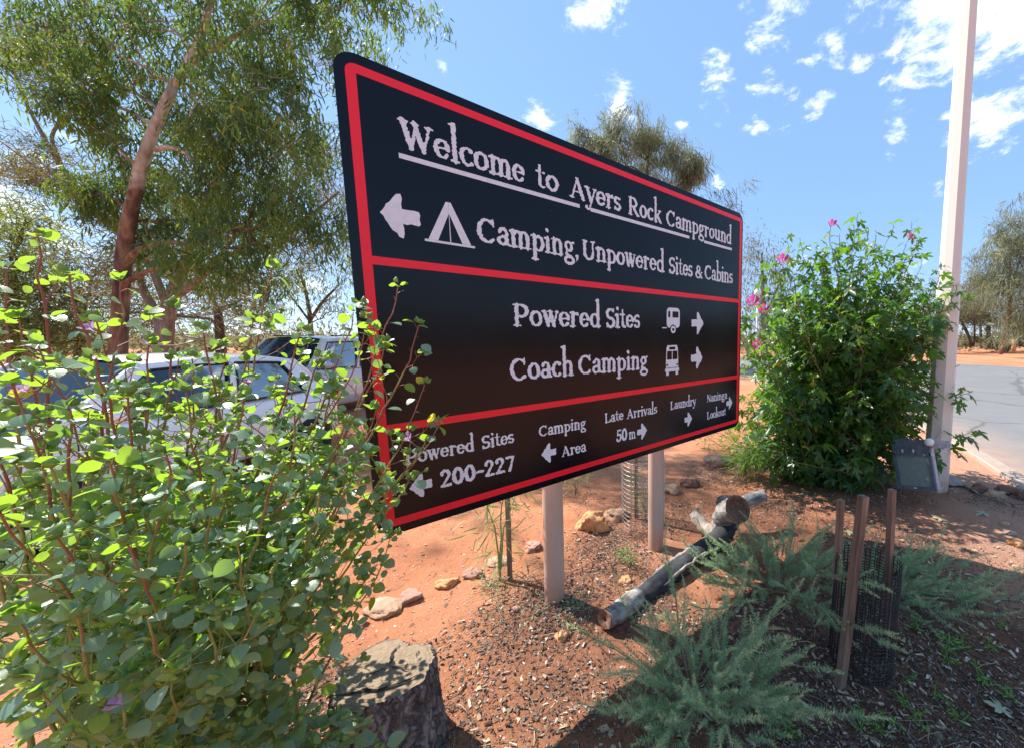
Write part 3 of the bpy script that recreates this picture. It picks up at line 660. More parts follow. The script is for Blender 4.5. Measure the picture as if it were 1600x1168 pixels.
V = [fp_(x, 0, z) for x, z in fr] + [fp_(x * .98, dp * .6, z * .96) for x, z in fr] + [fp_(x * .72, dp * 1.25, z * .7) for x, z in fr]
mb.add(V, [(0, 1, 5, 4), (1, 2, 6, 5), (2, 3, 7, 6), (3, 0, 4, 7), (4, 5, 9, 8), (5, 6, 10, 9), (6, 7, 11, 10), (7, 4, 8, 11), (8, 9, 10, 11)]); mb.build('housing', M['flood_cast'], fl, smooth=False)
mb = MB()
for (cx, cz, a, b) in ((0, -.215, w_ + .016, .03), (0, .115, w_ - .03, .028), (-.158, -.05, .03, .30), (.158, -.05, .03, .30)): mb.box(fp_(cx, -.012, cz), (a, .03, b), R=FR)
mb.box(fp_(0, -.006, .175), (w_ + .014, .026, .09), R=FR); mb.box(fp_(0, .03, .235), (w_ - .05, .09, .05), R=FR)
mb.box(fp_(-.06, .035, .262), (.10, .05, .03), R=FR); mb.build('bezel', M['flood_metal'], fl, smooth=False)
mb = MB(); mb.box(fp_(0, -.004, -.05), (.286, .012, .302), R=FR); mb.build('glass', M['flood_glass'], fl, smooth=False)
for cx in (-.07, .03):
    mb = MB(); mb.box(fp_(cx, -.03, .150), (.012, .014, .035), R=FR); mb.build('clip', M['bare_aluminium'], fl, smooth=False)
mb = MB(); mb.lathe([(.0001, -.02), (.034, -.018), (.038, 0), (.036, .03), (.0001, .034)], fp_(.185, -.03, .235), 18, R=np.stack([X_, Z2, -Y2], 1)); mb.build('pivot_knob', M['globe_white'], fl)
mb = MB(); q0 = fp_(.19, .0, .23); q1 = fp_(.30, .06, .19); mb.box((q0 + q1) / 2, (.17, .03, .07), R=FR); mb.build('bracket', M['flood_cast'], fl, smooth=False)
mb = MB(); mb.add([fp_(-.02 + .006 * k, -.0275, -.219) for k in (0, 5)] + [fp_(-.02 + .006 * k, -.0275, -.209) for k in (5, 0)], [(0, 1, 2, 3)]); mb.build('maker_plate', M['sign_white'], fl, smooth=False)

# ------------------------------------------------------------------ tree stump
sc0 = np.array([-.90, 1.22, 0.]); sc0[2] = gz(sc0[0], sc0[1])
# top ellipse centre in the photograph is about (600,1043)
tp = at(601, 1046, 1.34); sc0 = np.array([tp[0], tp[1], gz(tp[0], tp[1])]); sh = tp[2] - sc0[2]
g = Mt('stump_bark', rough=.95); n1 = g.noise(22, 8, .7, None, (1, 1, .22)); n2_ = g.noise(60, 5, .7, None, (1, 1, .4))
g.col(g.mix(g.mr(n2_, .3, .7, 0, .5), g.ramp(n1, [(.36, (.05, .035, .03)), (.48, (.26, .20, .18)), (.62, (.46, .39, .36))]), (.34, .25, .21))); vo = g.N('ShaderNodeTexVoronoi'); vo.feature = 'DISTANCE_TO_EDGE'; vo.inputs['Scale'].default_value = 34
mpv = g.N('ShaderNodeMapping'); mpv.inputs['Scale'].default_value = (1, 1, .16); wv = g.N('ShaderNodeMix'); wv.data_type = 'RGBA'; wv.inputs['Factor'].default_value = .10; g.l.new(g.pos(), wv.inputs['A']); nvv = g.N('ShaderNodeTexNoise'); nvv.inputs['Scale'].default_value = 12; nvv.inputs['Detail'].default_value = 5; g.l.new(g.pos(), nvv.inputs['Vector']); g.l.new(nvv.outputs['Color'], wv.inputs['B']); g.l.new(wv.outputs['Result'], mpv.inputs['Vector']); g.l.new(mpv.outputs[0], vo.inputs['Vector'])
ed = g.mr(vo.outputs['Distance'], 0, .16); prev = g.b.inputs['Base Color'].links[0].from_socket; g.col(g.mix(g.mr(ed, 0, .5, .5, 0), prev, (.035, .022, .018)))
g.bump(g.math('ADD', g.math('MULTIPLY', ed, 1.3), g.math('ADD', n1, g.math('MULTIPLY', n2_, .6))), 1., .03); M['stump_bark'] = g.m
g = Mt('stump_top', rough=.85); tcn = g.obj(); sx = g.N('ShaderNodeMapping'); g.l.new(tcn, sx.inputs[0]); sx.inputs['Scale'].default_value = (1, 1.25, 0)
ln = g.N('ShaderNodeVectorMath'); ln.operation = 'LENGTH'; g.l.new(sx.outputs[0], ln.inputs[0]); nn1 = g.noise(9, 5, .6); n3 = g.noise(60, 5)
rg = g.math('SINE', g.math('ADD', g.math('MULTIPLY', ln.outputs['Value'], 420.), g.math('MULTIPLY', nn1, 16.)))
g.col(g.mix(g.mr(rg, -1, 1, 0, .28), g.ramp(n3, [(.3, (.19, .13, .08)), (.7, (.31, .225, .145))]), (.20, .13, .08))); g.bump(g.math('ADD', rg, g.math('MULTIPLY', n3, 3.)), .25, .003); M['stump_top'] = g.m
stump = thing('tree_stump', 'sawn tree stump with rough grey bark and a cracked flat top', 'stump', sc0)
na, nzv = 150, 46; th = np.linspace(0, 2 * pi, na, endpoint=False)
rad0 = .176 * (1 + .07 * np.cos(2 * th + .6) + .05 * np.cos(3 * th - 1) + .03 * np.cos(5 * th + 2)); V = []
ridge = -np.abs(snoise((nzv // 5 + 2, na), 3.4))[np.clip(np.arange(nzv) // 5, 0, nzv // 5 + 1)] * 2.2 + snoise((nzv, na), 5) * .6 ; ridge[:, -6:] = ridge[:, -6:] * np.linspace(1, 0, 6) + ridge[:, :1] * np.linspace(0, 1, 6); fine = rng.normal(size=(nzv, na)) * .0016
vert_r = np.interp(np.arange(na), np.arange(0, na + 5, 5), np.r_[rng.uniform(-1, 1, na // 5), 0, 0][:len(np.arange(0, na + 5, 5))])
for k in range(nzv):
    z = k / (nzv - 1); top = max(0, (z - .93) / .07); r = rad0 * (1.10 - .12 * z + .10 * (1 - z)**4) + .009 * ridge[k] + .006 + .008 * vert_r * (1 - .5 * z) + fine[k] - .010 * top**2
    V.append(np.stack([r * np.cos(th), r * np.sin(th), np.full(na, -.03 + (sh + .03) * z)], 1))
mb = MB(); V = np.concatenate(V); i, j = np.meshgrid(np.arange(nzv - 1), np.arange(na), indexing='ij'); i = i.ravel(); j = j.ravel(); j2 = (j + 1) % na
mb.add(V + sc0, np.stack([i * na + j, i * na + j2, (i + 1) * na + j2, (i + 1) * na + j], 1)); mb.build('bark', M['stump_bark'], stump)
mb = MB(); rt = V[-na:]; rings = [rt]
nr_ = 26
for k in range(1, nr_):
    f = 1 - k / nr_; zz_ = np.where(f > .93, -.004, .004 * np.sin(7 * f + 2 * th) * .4)
    rings.append(np.stack([rt[:, 0] * f, rt[:, 1] * f, rt[:, 2] + zz_], 1))
TV = np.concatenate(rings)
# cracks: radial splits from the heart and one long split to the lower right
def carve(P, pts, w, dep):
    for a, b in zip(pts[:-1], pts[1:]):
        a, b = np.array(a), np.array(b); ab = b - a; t = np.clip(((P[:, :2] - a) @ ab) / (ab @ ab), 0, 1); d = np.linalg.norm(P[:, :2] - a - t[:, None] * ab, axis=1); P[:, 2] -= dep * np.clip(1 - d / w, 0, 1)
    return P
i, j = np.meshgrid(np.arange(nr_ - 1), np.arange(na), indexing='ij'); i = i.ravel(); j = j.ravel(); j2 = (j + 1) % na
Fq = np.stack([i * na + j, i * na + j2, (i + 1) * na + j2, (i + 1) * na + j], 1)
mb.add(TV + sc0, Fq); mb.add(np.concatenate([rings[-1], [rings[-1].mean(0)]]) + sc0, [(k, (k + 1) % na, na) for k in range(na)]); mb.build('cut_top', M['stump_top'], stump)
mb = MB()
for pts, w in (([(.01, .01), (-.005, .05), (-.02, .075), (-.02, .12)], .006), ([(.01, .01), (-.05, -.035)], .004), ([(.01, .01), (.06, .005), (.10, -.01)], .0035), ([(-.12, -.115), (-.04, -.098), (.05, -.085), (.115, -.05), (.16, -.02)], .007), ([(.08, .09), (.085, .06)], .003)):
    P = resample(np.array(pts), 14); P = P + rng.normal(size=P.shape) * .002; T = norm(np.gradient(P, axis=0)); nv = np.stack([-T[:, 1], T[:, 0]], 1); ww = w * np.sin(np.linspace(.15, pi - .15, 14))[:, None] * rng.uniform(.6, 1.2, (14, 1))
    V = np.concatenate([np.c_[P - nv * ww, np.full(14, sh + .0055)], np.c_[P + nv * ww, np.full(14, sh + .0055)]]) ; mb.add(V + sc0, [(k, k + 1, 15 + k, 14 + k) for k in range(13)])
simple('deep_crack', (.02, .014, .01), .95, .2, 90); mb.build('crack', M['deep_crack'], stump, smooth=False)

# ------------------------------------------------------------------ fallen log
g = Mt('log_bark', rough=.85); n1 = g.noise(26, 6, .65, None, (.4, .4, 1)); n2_ = g.noise(4.2, 4, .55)
cc = g.ramp(n1, [(.36, (.09, .075, .065)), (.5, (.28, .25, .225)), (.64, (.45, .41, .375))]); at_ = g.N('ShaderNodeAttribute', attribute_name='char').outputs['Fac']
ch = g.ramp(n1, [(.35, (.018, .018, .02)), (.6, (.05, .05, .055)), (.8, (.16, .16, .17))]); g.col(g.mix(g.mr(g.math('ADD', at_, g.math('MULTIPLY', g.math('SUBTRACT', n2_, .5), 1.1)), .42, .56), cc, ch)); g.bump(n1, .6, .012); M['log_bark'] = g.m
g = Mt('log_cut', rough=.9); n1 = g.noise(50, 5); g.col(g.ramp(n1, [(.3, (.10, .045, .025)), (.6, (.24, .12, .07)), (.8, (.36, .22, .14))])); g.bump(n1, .4, .005); M['log_cut'] = g.m
simple('pale_branch', (.36, .29, .23), .85, .5, 22, .8)
simple('split_wood', (.30, .25, .215), .9, .55, 26, .8); lb = on(1050, 930); log = thing('fallen_log', 'grey and charred crooked log with sawn limbs lying behind the feathery shrub', 'log', lb)
LP = [at(946, 966, 1.95), at(985, 942, 2.13), at(1022, 915, 2.30), at(1060, 882, 2.50), at(1098, 856, 2.67), at(1128, 832, 2.80), at(1142, 808, 2.93), at(1138, 786, 3.04), at(1128, 782, 3.10)]
LR = [.060, .062, .064, .066, .075, .088, .085, .070, .05]
t_ = np.linspace(0, 1, 9); tf = np.linspace(0, 1, 60); C = np.stack([np.interp(tf, t_, np.array(LP)[:, k]) for k in range(3)], 1)
for _ in range(3): C[1:-1] = (C[:-2] + 2 * C[1:-1] + C[2:]) / 4
rr = np.interp(tf, t_, LR) * (1 + .05 * rng.normal(size=60)); rr[1:-1] = (rr[:-2] + rr[1:-1] + rr[2:]) / 3
mb = MB(); C = wander(C, .0034); lump = np.interp(np.arange(60), np.arange(0, 61, 5), rng.uniform(.86, 1.13, 13)); rr = rr * lump; mb.tube(C, rr, 26, 0, False, .05); nb_ = mb.n
o = mb.build('main_stem', M['log_bark'], log); a_ = o.data.attributes.new('char', 'FLOAT', 'POINT'); cv_ = np.interp(tf, [0, .12, .18, .7, .85, 1], [.0, .08, 1, .9, .85, .6])[:, None] + .0 * th[:26]; a_.data.foreach_set('value', np.repeat(np.interp(tf, [0, .16, .24, .6, .8, 1], [.05, .45, 1.1, 1.05, 1.1, 1.]), 26).astype(np.float32))
def sawn_end(c, d, r, parent, hollow=0, mat='log_cut'):
    d = norm(d); a = norm(np.cross(d, [0, 0, 1.])); b = np.cross(a, d); mb = MB(); Rm = np.stack([a, b * 1., d], 1)
    prof = [(r * 1.0, -.002), (r * .97, .004), (r * .9, .003)] + ([(r * hollow, .002), (r * hollow * .85, -.03), (r * .3, -.06), (.0005, -.065)] if hollow else [(r * .4, .001), (.0005, .002)])
    mb.lathe(prof, c, 26, R=Rm); return mb.build('sawn_end', M[mat], parent)
for (i0, i1, off, w0) in ((11, 40, (-.035, .03, .042), .019), (14, 34, (.02, -.05, .034), .012), (36, 50, (-.05, .02, .05), .02)):   # raised weathered edges along the burnt hollow
    Q = wander(C[i0:i1] + np.array(off), .003); mq = MB(); mq.tube(Q, w0 * np.sin(np.linspace(.25, pi - .15, i1 - i0)) * rng.uniform(.75, 1.2, i1 - i0), 9, 0, True, .12); mq.build('split_edge', M['split_wood'], log)
e0 = norm(C[0] - C[9]); sawn_end(C[0] + e0 * .004, e0, rr[0] * 1.06, log, .28)
def limb(pts, rad, name='limb', m='log_bark', char=.0, hollow=0):
    P = resample(np.array(pts), 14); P[1:-1] = (P[:-2] + 2 * P[1:-1] + P[2:]) / 4; r = np.interp(np.linspace(0, 1, 14), np.linspace(0, 1, len(rad)), rad); mb = MB(); mb.tube(wander(P, .003), r * rng.uniform(.93, 1.07, 14), 20, 0, False, .06); o = mb.build(name, M[m], log)
    if m == 'log_bark': a_ = o.data.attributes.new('char', 'FLOAT', 'POINT'); a_.data.foreach_set('value', np.full(len(o.data.vertices), char, np.float32))
    sawn_end(P[-1], P[-1] - P[-3], r[-1] * 1.02, o, hollow); return o
limb([at(1128, 815, 2.86), at(1136, 798, 2.82), at(1153, 794, 2.66)], [.075, .085, .098], char=.1, hollow=.86)
limb([at(1140, 796, 3.0), at(1165, 780, 3.12), at(1194, 773, 3.15)], [.045, .05, .05], char=.15)
limb([at(1126, 838, 2.82), at(1104, 826, 2.95), at(1090, 812, 3.02), at(1084, 800, 3.08)], [.05, .06, .058, .05], 'limb', 'pale_branch')
limb([at(1092, 862, 2.62), at(1083, 885, 2.60), at(1088, 918, 2.50)], [.04, .025, .014], char=1.)
#@@PART3
# ------------------------------------------------------------------ leaf shapes
def tmpl_round(nst=6, fold=.16, curl=.18, wmax=.44):
    V, U = [], []
    for k in range(nst + 1):
        t = k / nst; w = wmax * (sin(pi * min(1, t * .98 + .0)**.80)) ** .75 if 0 < t < 1 else 0; z = -curl * t * t
        if k in (0, nst): V.append((0, t, z)); U.append((.5, t)); continue
        for sx in (-1, 0, 1): V.append((sx * w, t, z + fold * abs(sx) * w)); U.append((.5 + .5 * sx * w / wmax, t))
    F = [(0, 2, 1), (0, 3, 2)]
    for k in range(1, nst - 1):
        a = 1 + 3 * (k - 1); F += [(a, a + 1, a + 4, a + 3), (a + 1, a + 2, a + 5, a + 4)]
    a = 1 + 3 * (nst - 2); e = len(V) - 1; F += [(a, a + 1, e), (a + 1, a + 2, e)]
    return np.array(V), F, np.array(U)
def tmpl_lobed():
    lobes = [(-118, .42, .12), (-62, .72, .16), (0, 1.0, .19), (62, .72, .16), (118, .42, .12)]; V = [(0, 0, 0)]; U = [(.5, 0)]; out = []
    for q, (a, L, w) in enumerate(lobes):
        a = radians(a); d = np.array([sin(a), cos(a)]); n = np.array([d[1], -d[0]])
        if q == 0: out.append(d * .1 - n * .12)
        for f, ww in ((.35, -.8), (.62, -1), (1., 0), (.62, 1), (.35, .8)): out.append(d * L * f + n * w * ww)
        if q < 4:
            a2 = radians((lobes[q][0] + lobes[q + 1][0]) / 2); out.append(np.array([sin(a2), cos(a2)]) * .24)
    for p in out:
        r = np.hypot(*p); V.append((p[0] * .85, p[1] + .12 * 0, .10 * r - .34 * r * r)); U.append((.5 + p[0] * .5, p[1]))
    n = len(V) - 1; F = [(0, k + 1, k) for k in range(1, n)]
    return np.array(V), F, np.array(U)
def tmpl_long(curl=.15, w=.5):
    V = [(0, 0, 0), (-w * .8, .3, 0), (w * .8, .3, 0), (-w * .6, .68, -curl * .5), (w * .6, .68, -curl * .5), (0, 1, -curl)]
    return np.array(V), [(0, 2, 1), (1, 2, 4, 3), (3, 4, 5)], np.array([(.5, 0), (0, .3), (1, .3), (0, .7), (1, .7), (.5, 1)])
def tmpl_needle(): return np.array([(-.5, 0, 0), (.5, 0, 0), (.35, .6, -.04), (0, 1, -.1), (-.35, .6, -.04)]), [(0, 1, 2, 4), (4, 2, 3)], None
def tmpl_bud():
    V = [(0, 0, 0)]; F = []; n = 6
    for z, r in ((.15, .3), (.45, .38), (.75, .2)):
        for k in range(n): V.append((r * cos(k * pi / 3), z, r * sin(k * pi / 3)))
    V.append((0, 1.1, 0))
    F = [(0, 1 + (k + 1) % n, 1 + k) for k in range(n)]
    for q in range(2):
        for k in range(n): F.append((1 + q * n + k, 1 + q * n + (k + 1) % n, 1 + (q + 1) * n + (k + 1) % n, 1 + (q + 1) * n + k))
    F += [(1 + 2 * n + k, 1 + 2 * n + (k + 1) % n, len(V) - 1) for k in range(n)]
    return np.array(V), F, None
def tmpl_flower():
    """five overlapping cupped petals"""
    V, F = [], []
    for q in range(5):
        a = q * 2 * pi / 5; b = len(V)
        for (r, da, y) in ((.06, 0, 0), (.28, -.42, .38), (.30, 0, .33), (.28, .42, .38), (.55, -.5, .72), (.62, 0, .66), (.55, .5, .72), (.66, 0, .84)):
            V.append((r * cos(a + da), y, r * sin(a + da)))
        F += [(b, b + 2, b + 1), (b, b + 3, b + 2), (b + 1, b + 2, b + 5, b + 4), (b + 2, b + 3, b + 6, b + 5), (b + 4, b + 5, b + 7), (b + 5, b + 6, b + 7)]
    return np.array(V), F, None
def obj_from(me, name, parent, P, A, Nh, S):
    x, y, z = frames(A[None], Nh[None]); x, y, z = x[0], y[0], z[0]; S = np.broadcast_to(np.asarray(S, float), (3,)); po = parent_world(parent); p = P - po
    o = bpy.data.objects.new(name, me); COL.objects.link(o); o.parent = parent
    o.matrix_local = Matrix(((x[0] * S[0], y[0] * S[1], z[0] * S[2], p[0]), (x[1] * S[0], y[1] * S[1], z[1] * S[2], p[1]), (x[2] * S[0], y[2] * S[1], z[2] * S[2], p[2]), (0, 0, 0, 1))); return o
def template_mesh(name, T, mat):
    mb = MB(); mb.add(T[0], T[1], 0, T[2]); return mb.data(name, mat)
def spread_leaves(parent, T, L, mat, name='leaf', rest='foliage', limit=300):
    """L: list of (pos, axis, normal, size). the largest in view become parts, the rest one mesh"""
    P = np.array([l[0] for l in L]); A = np.array([l[1] for l in L]); Nh = np.array([l[2] for l in L]); S = np.array([l[3] for l in L])
    u, v, z = proj(P); inside = (u > -20) & (u < 1620) & (v > -20) & (v < 1188)
    score = np.where(inside, S / np.maximum(z, .05), 0); order = np.argsort(-score); top = order[:limit]; oth = order[limit:]
    me = template_mesh(name, T, mat)
    for k in top: obj_from(me, name, parent, P[k], A[k], Nh[k], S[k])
    if len(oth):
        mb = MB(); add_cloud(mb, T[0], T[1], P[oth], A[oth], Nh[oth], S[oth], 0, T[2]); o = mb.build(rest, mat, parent); tag(o, kind='stuff')

# ------------------------------------------------------------------ leafy shrub generator
def grow(stems, p):
    """stems: (base, tip, radius). returns tubes, leaves, tips"""
    tubes, leaves, tips = [], [], []
    for (b, tip, r0) in stems:
        b = np.array(b, float); tip = np.array(tip, float); L = np.linalg.norm(tip - b); n = max(6, int(L / .06))
        c1 = b + np.array([(tip - b)[0] * .12, (tip - b)[1] * .12, (tip - b)[2] * .5]); c2 = tip - np.array([(tip - b)[0] * .18, (tip - b)[1] * .18, (tip - b)[2] * .25])
        P = wander(bez(b, c1, c2, tip, n), p['wander']); t = np.linspace(0, 1, n); R = r0 * (1 - .78 * t); tubes.append((P, R, 6))
        s = 0; k = 0; seglen = np.linalg.norm(np.diff(P, axis=0), axis=1); cum = np.concatenate([[0], np.cumsum(seglen)]); tot = cum[-1]
        phase = random.uniform(0, 6.28); s = tot * p['start']
        while s < tot:
            f = s / tot; q = np.array([np.interp(s, cum, P[:, k_]) for k_ in range(3)]); i = min(n - 2, int(np.searchsorted(cum, s) - 1)); T = norm(P[i + 1] - P[i])
            phase += 2.4; side = norm(np.cross(T, [cos(phase), sin(phase), .3])); d = norm(side * .9 + T * .45 + np.array([0, 0, .1]))
            if random.random() < p['twig'] and f < .93:
                tl = p['twiglen'] * random.uniform(.5, 1.2) * (1.1 - .75 * f); m = max(4, int(tl / .035)); e = q + d * tl + np.array([0, 0, tl * p['up']])
                Q = wander(bez(q, q + d * tl * .4, e - np.array([0, 0, tl * .2]), e, m), .006); tubes.append((Q, np.linspace(r0 * .38 * (1 - .6 * f), .0011, m), 4))
                for z in range(1, m):
                    ph = random.uniform(0, 6.28); TT = norm(Q[z] - Q[z - 1]); sd = norm(np.cross(TT, [cos(ph), sin(ph), .2])); add_leaf(leaves, tubes, Q[z], norm(sd + TT * .5), p, f + .25)
                tips.append((Q[-1], norm(Q[-1] - Q[-2])))
            else: add_leaf(leaves, tubes, q, d, p, f)
            s += p['gap'] * random.uniform(.6, 1.4)
        tips.append((P[-1], norm(P[-1] - P[-2])))
    return tubes, leaves, tips
def add_leaf(leaves, tubes, q, d, p, f):
    size = p['leaf'] * random.uniform(.5, 1.2) * (1 - p['shrink'] * min(1, max(0, f))); pl = size * p['petiole'] * random.uniform(.7, 1.2)
    e = q + d * pl + np.array([0, 0, pl * .25]); tubes.append((np.array([q, (q + e) / 2 + [0, 0, pl * .08], e]), [.0011, .0009, .0008], 3))
    ax = norm(np.array([d[0], d[1], d[2] * .3 - p['droop'] * random.uniform(.2, 1.6)]) + rng.normal(size=3) * .22)
    nh = norm(np.array([0, 0, 1.]) + rng.normal(size=3) * p['tilt'] + np.array(p.get('lean', (0, 0, 0)))); leaves.append((e, ax, nh, size))
def stems_mesh(tubes, mat, parent, big=.0025):
    """each main stem is a part, fine twigs and stalks join the stem they follow"""
    cur = None; groups = []
    for t in tubes:
        if t[2] == 6: groups.append([t])
        else: groups[-1].append(t)
    for gr in groups:
        mb = MB()
        for (P, R, n) in gr: mb.tube(P, R, n, 0, False)
        mb.build('stem', mat, parent)

# materials of the plants
M['rose_leaf'] = leaf_mat('rose_leaf', (.130, .225, .175), (.13, .25, .08), (.50, .82, .05), .38, .34, .38, ((.55, .52, .05), .985), True, .7)
M['rose_bud'] = leaf_mat('rose_bud', (.20, .30, .09), (.20, .30, .09), (.45, .6, .08), .3, .5, .3, spec=.3)
M['rose_petal'] = leaf_mat('rose_petal', (.42, .26, .50), (.5, .34, .55), (.6, .35, .65), .4, .5, .1, spec=.3)
g = Mt('rose_stem', rough=.6); zz = g.N('ShaderNodeSeparateXYZ'); g.l.new(g.pos(), zz.inputs[0]); n1 = g.noise(9, 3)
g.col(g.ramp(g.math('ADD', g.math('MULTIPLY', zz.outputs['Z'], .42), g.math('MULTIPLY', g.math('SUBTRACT', n1, .5), .7)), [(.15, (.20, .20, .09)), (.42, (.30, .33, .10)), (.62, (.30, .10, .065)), (.9, (.30, .07, .07))])); M['rose_stem'] = g.m
M['hib_leaf'] = leaf_mat('hib_leaf', (.046, .112, .030), (.062, .14, .04), (.26, .54, .03), .34, .36, .3, ((.35, .36, .04), .985), False, .5)
M['hib_petal'] = leaf_mat('hib_petal', (.55, .05, .26), (.5, .06, .28), (.75, .1, .4), .4, .5, .15, spec=.3)
simple('hib_stem', (.17, .13, .07), .8, .3, 30)
M['feather'] = leaf_mat('feather', (.29, .47, .26), (.30, .48, .27), (.42, .62, .24), .3, .6, .35, spec=.3)
M['feather_tip'] = leaf_mat('feather_tip', (.58, .70, .38), (.58, .70, .38), (.5, .6, .2), .35, .6, .25, spec=.3)
simple('feather_stem', (.24, .20, .13), .8, .25, 40)
M['weed'] = leaf_mat('weed', (.13, .32, .06), (.14, .33, .07), (.35, .65, .08), .35, .5, .3)
M['thin_leaf'] = leaf_mat('thin_leaf', (.19, .25, .10), (.2, .26, .11), (.4, .5, .12), .35, .55, .3)

# ------------------------------------------------------------------ left foreground shrub (desert rose)
stems = []
def rose_base(): return np.array([-1.72 + random.gauss(0, .20), 1.16 + random.gauss(0, .13), 0.0])
TIPS = [(60, 372, .95), (10, 420, 1.0), (108, 430, .85), (-40, 440, .9), (188, 440, 1.05), (232, 540, .9), (270, 482, 1.12), (318, 520, 1.0), (352, 545, 1.1), (425, 420, 1.15), (395, 500, 1.2), (470, 520, 1.15), (500, 560, 1.2), (552, 488, 1.22), (575, 500, 1.22),
        (622, 446, 1.27), (600, 545, 1.28), (655, 508, 1.30), (664, 600, 1.30), (690, 655, 1.27), (665, 690, 1.24), (640, 748, 1.22), (610, 760, 1.15), (588, 640, 1.2), (540, 660, 1.1), (560, 720, 1.05), (610, 838, 1.15), (590, 880, 1.1), (540, 930, 1.05),
        (150, 560, .8), (60, 540, .8), (20, 600, .7), (110, 640, .75), (200, 620, .8), (290, 610, .85), (380, 620, .9), (460, 650, .95), (-60, 520, .75), (-80, 640, .7), (-120, 560, 1.), (80, 730, .62), (170, 720, .66), (260, 710, .7), (340, 730, .76), (430, 740, .82), (500, 770, .9), (0, 800, .6),
        (90, 840, .58), (200, 850, .6), (290, 850, .66), (370, 850, .72), (440, 860, .8), (500, 880, .92), (470, 900, .85), (400, 960, .75), (320, 960, .68), (230, 960, .6), (120, 960, .56), (20, 960, .55), (60, 1060, .58), (170, 1060, .62), (270, 1060, .7), (360, 1040, .8),
        (480, 700, 1.55), (520, 760, 1.6), (450, 760, 1.6), (500, 820, 1.5), (430, 690, 1.65), (540, 700, 1.45), (470, 640, 1.5), (440, 680, 1.2), (330, 660, 1.2), (400, 790, 1.15), (480, 820, 1.1), (350, 900, 1.0), (60, 600, 1.05), (160, 620, 1.1), (250, 610, 1.15), (330, 600, 1.2), (30, 500, .95), (150, 500, 1.0), (300, 560, 1.1), (520, 600, 1.25), (460, 600, 1.2)]
for (px, py, Yd) in TIPS:
    tip = at(px, py, Yd)
    b = rose_base(); b[0] = b[0] * .6 + .4 * max(-2.2, min(-1.25, tip[0] - .1)); b[2] = gz(b[0], b[1]) - .01
    stems.append((b, tip, random.uniform(.0055, .0085)))
PR = dict(wander=.0035, start=.30, twig=.33, twiglen=.25, up=.35, gap=.034, leaf=.058, shrink=.42, petiole=.6, droop=.45, tilt=.6)
tub, lv, tips = grow(stems, PR)
low = []                                                      # low, rounder leaves near the ground by the stump
for (px, py, Yd) in [(470, 1120, .98), (520, 1150, .98), (585, 1140, 1.0), (440, 1080, 1.0), (480, 1190, .9), (560, 1180, .92), (400, 1120, .95), (430, 1165, .9), (350, 1140, .9), (300, 1120, .85), (590, 1165, .96), (540, 1120, 1.02)]:
    low.append((np.array([-1.42 + random.gauss(0, .06), 1.12 + random.gauss(0, .05), .0]), at(px, py, Yd), .004))
PL = dict(PR, start=.45, twig=.35, twiglen=.12, leaf=.05, shrink=.1, gap=.028, droop=.15)
t2, l2, ti2 = grow(low, PL)
rb = np.array([-1.62, 1.16, 0.]); rb[2] = gz(rb[0], rb[1])
rose = thing('desert_rose_shrub', 'tall open shrub of round grey-green leaves with mauve buds in front of the white car', 'shrub', rb)
stems_mesh(tub + t2, M['rose_stem'], rose)
def ok_front(P): return (np.array(P) - Plate.O) @ Plate.n > .012 or (np.array(P) - Plate.O) @ Plate.d < -.05 or (np.array(P) - Plate.O) @ Plate.d > Plate.W + .05
lv = [l for l in lv + l2 if ok_front(l[0] + l[1] * l[3]) and np.linalg.norm(l[0] - np.array([0, 0, CAM_H])) > .55]
_u, _v, _z = proj(np.array([l[0] for l in lv]))
lv = [l for l, u, v in zip(lv, _u, _v) if not (u > 606 and random.random() < .62) and not (u < 520 and 530 < v < 690 and random.random() < .30)]   # the shrub is thin around its outer shoots
spread_leaves(rose, tmpl_round(), lv, M['rose_leaf'])
TB = tmpl_bud(); mbud = template_mesh('bud', TB, M['rose_bud'])
bl = []
for (q, d) in tips + ti2:
    for k in range(random.choice((1, 2, 3))):
        dd = norm(d + rng.normal(size=3) * .5 + [0, 0, .5]); bl.append((q + dd * .010 + rng.normal(size=3) * .006, dd, norm(rng.normal(size=3)), random.uniform(.016, .024)))
    # a tuft of small young leaves at each tip
bl = [b for b in bl if ok_front(b[0])]
spread_leaves(rose, TB, bl, M['rose_bud'], 'bud', 'buds', 160)
young = []
for (q, d) in tips:
    for k in range(4):
        dd = norm(d * .5 + rng.normal(size=3) * .8 + [0, 0, .3]); young.append((q + dd * .006, dd, norm(np.array([0, 0, 1.]) + rng.normal(size=3) * .5), random.uniform(.018, .032)))
young = [y for y in young if ok_front(y[0] + y[1] * y[3])]
P_, A2, N2, S2 = [np.array([y[k] for y in young]) for k in range(4)]; mb = MB(); Tq = tmpl_round(4); add_cloud(mb, Tq[0], Tq[1], P_, A2, N2, S2, 0, Tq[2]); tag(mb.build('young_leaves', M['rose_leaf'], rose), kind='stuff')
TF = tmpl_flower(); fm = template_mesh('flower', TF, M['rose_petal'])
for (px, py, Yd, s) in ((147, 517, .9, .024), (238, 540, .92, .022), (640, 688, 1.22, .034), (190, 1100, .60, .020), (43, 612, .8, .020), (394, 598, 1.1, .022)):
    q = at(px, py, Yd); obj_from(fm, 'flower', rose, q, norm(np.array([random.uniform(-.3, .3), -.5, .8])), np.array([1., 0, 0]), s)
    k = np.argmin([np.linalg.norm(l[0] - q) for l in lv]); mb = MB(); mb.tube([q, (q + lv[k][0]) / 2 - [0, 0, .006], lv[k][0]], .0012, 4); mb.build('flower_stalk', M['rose_stem'], rose)

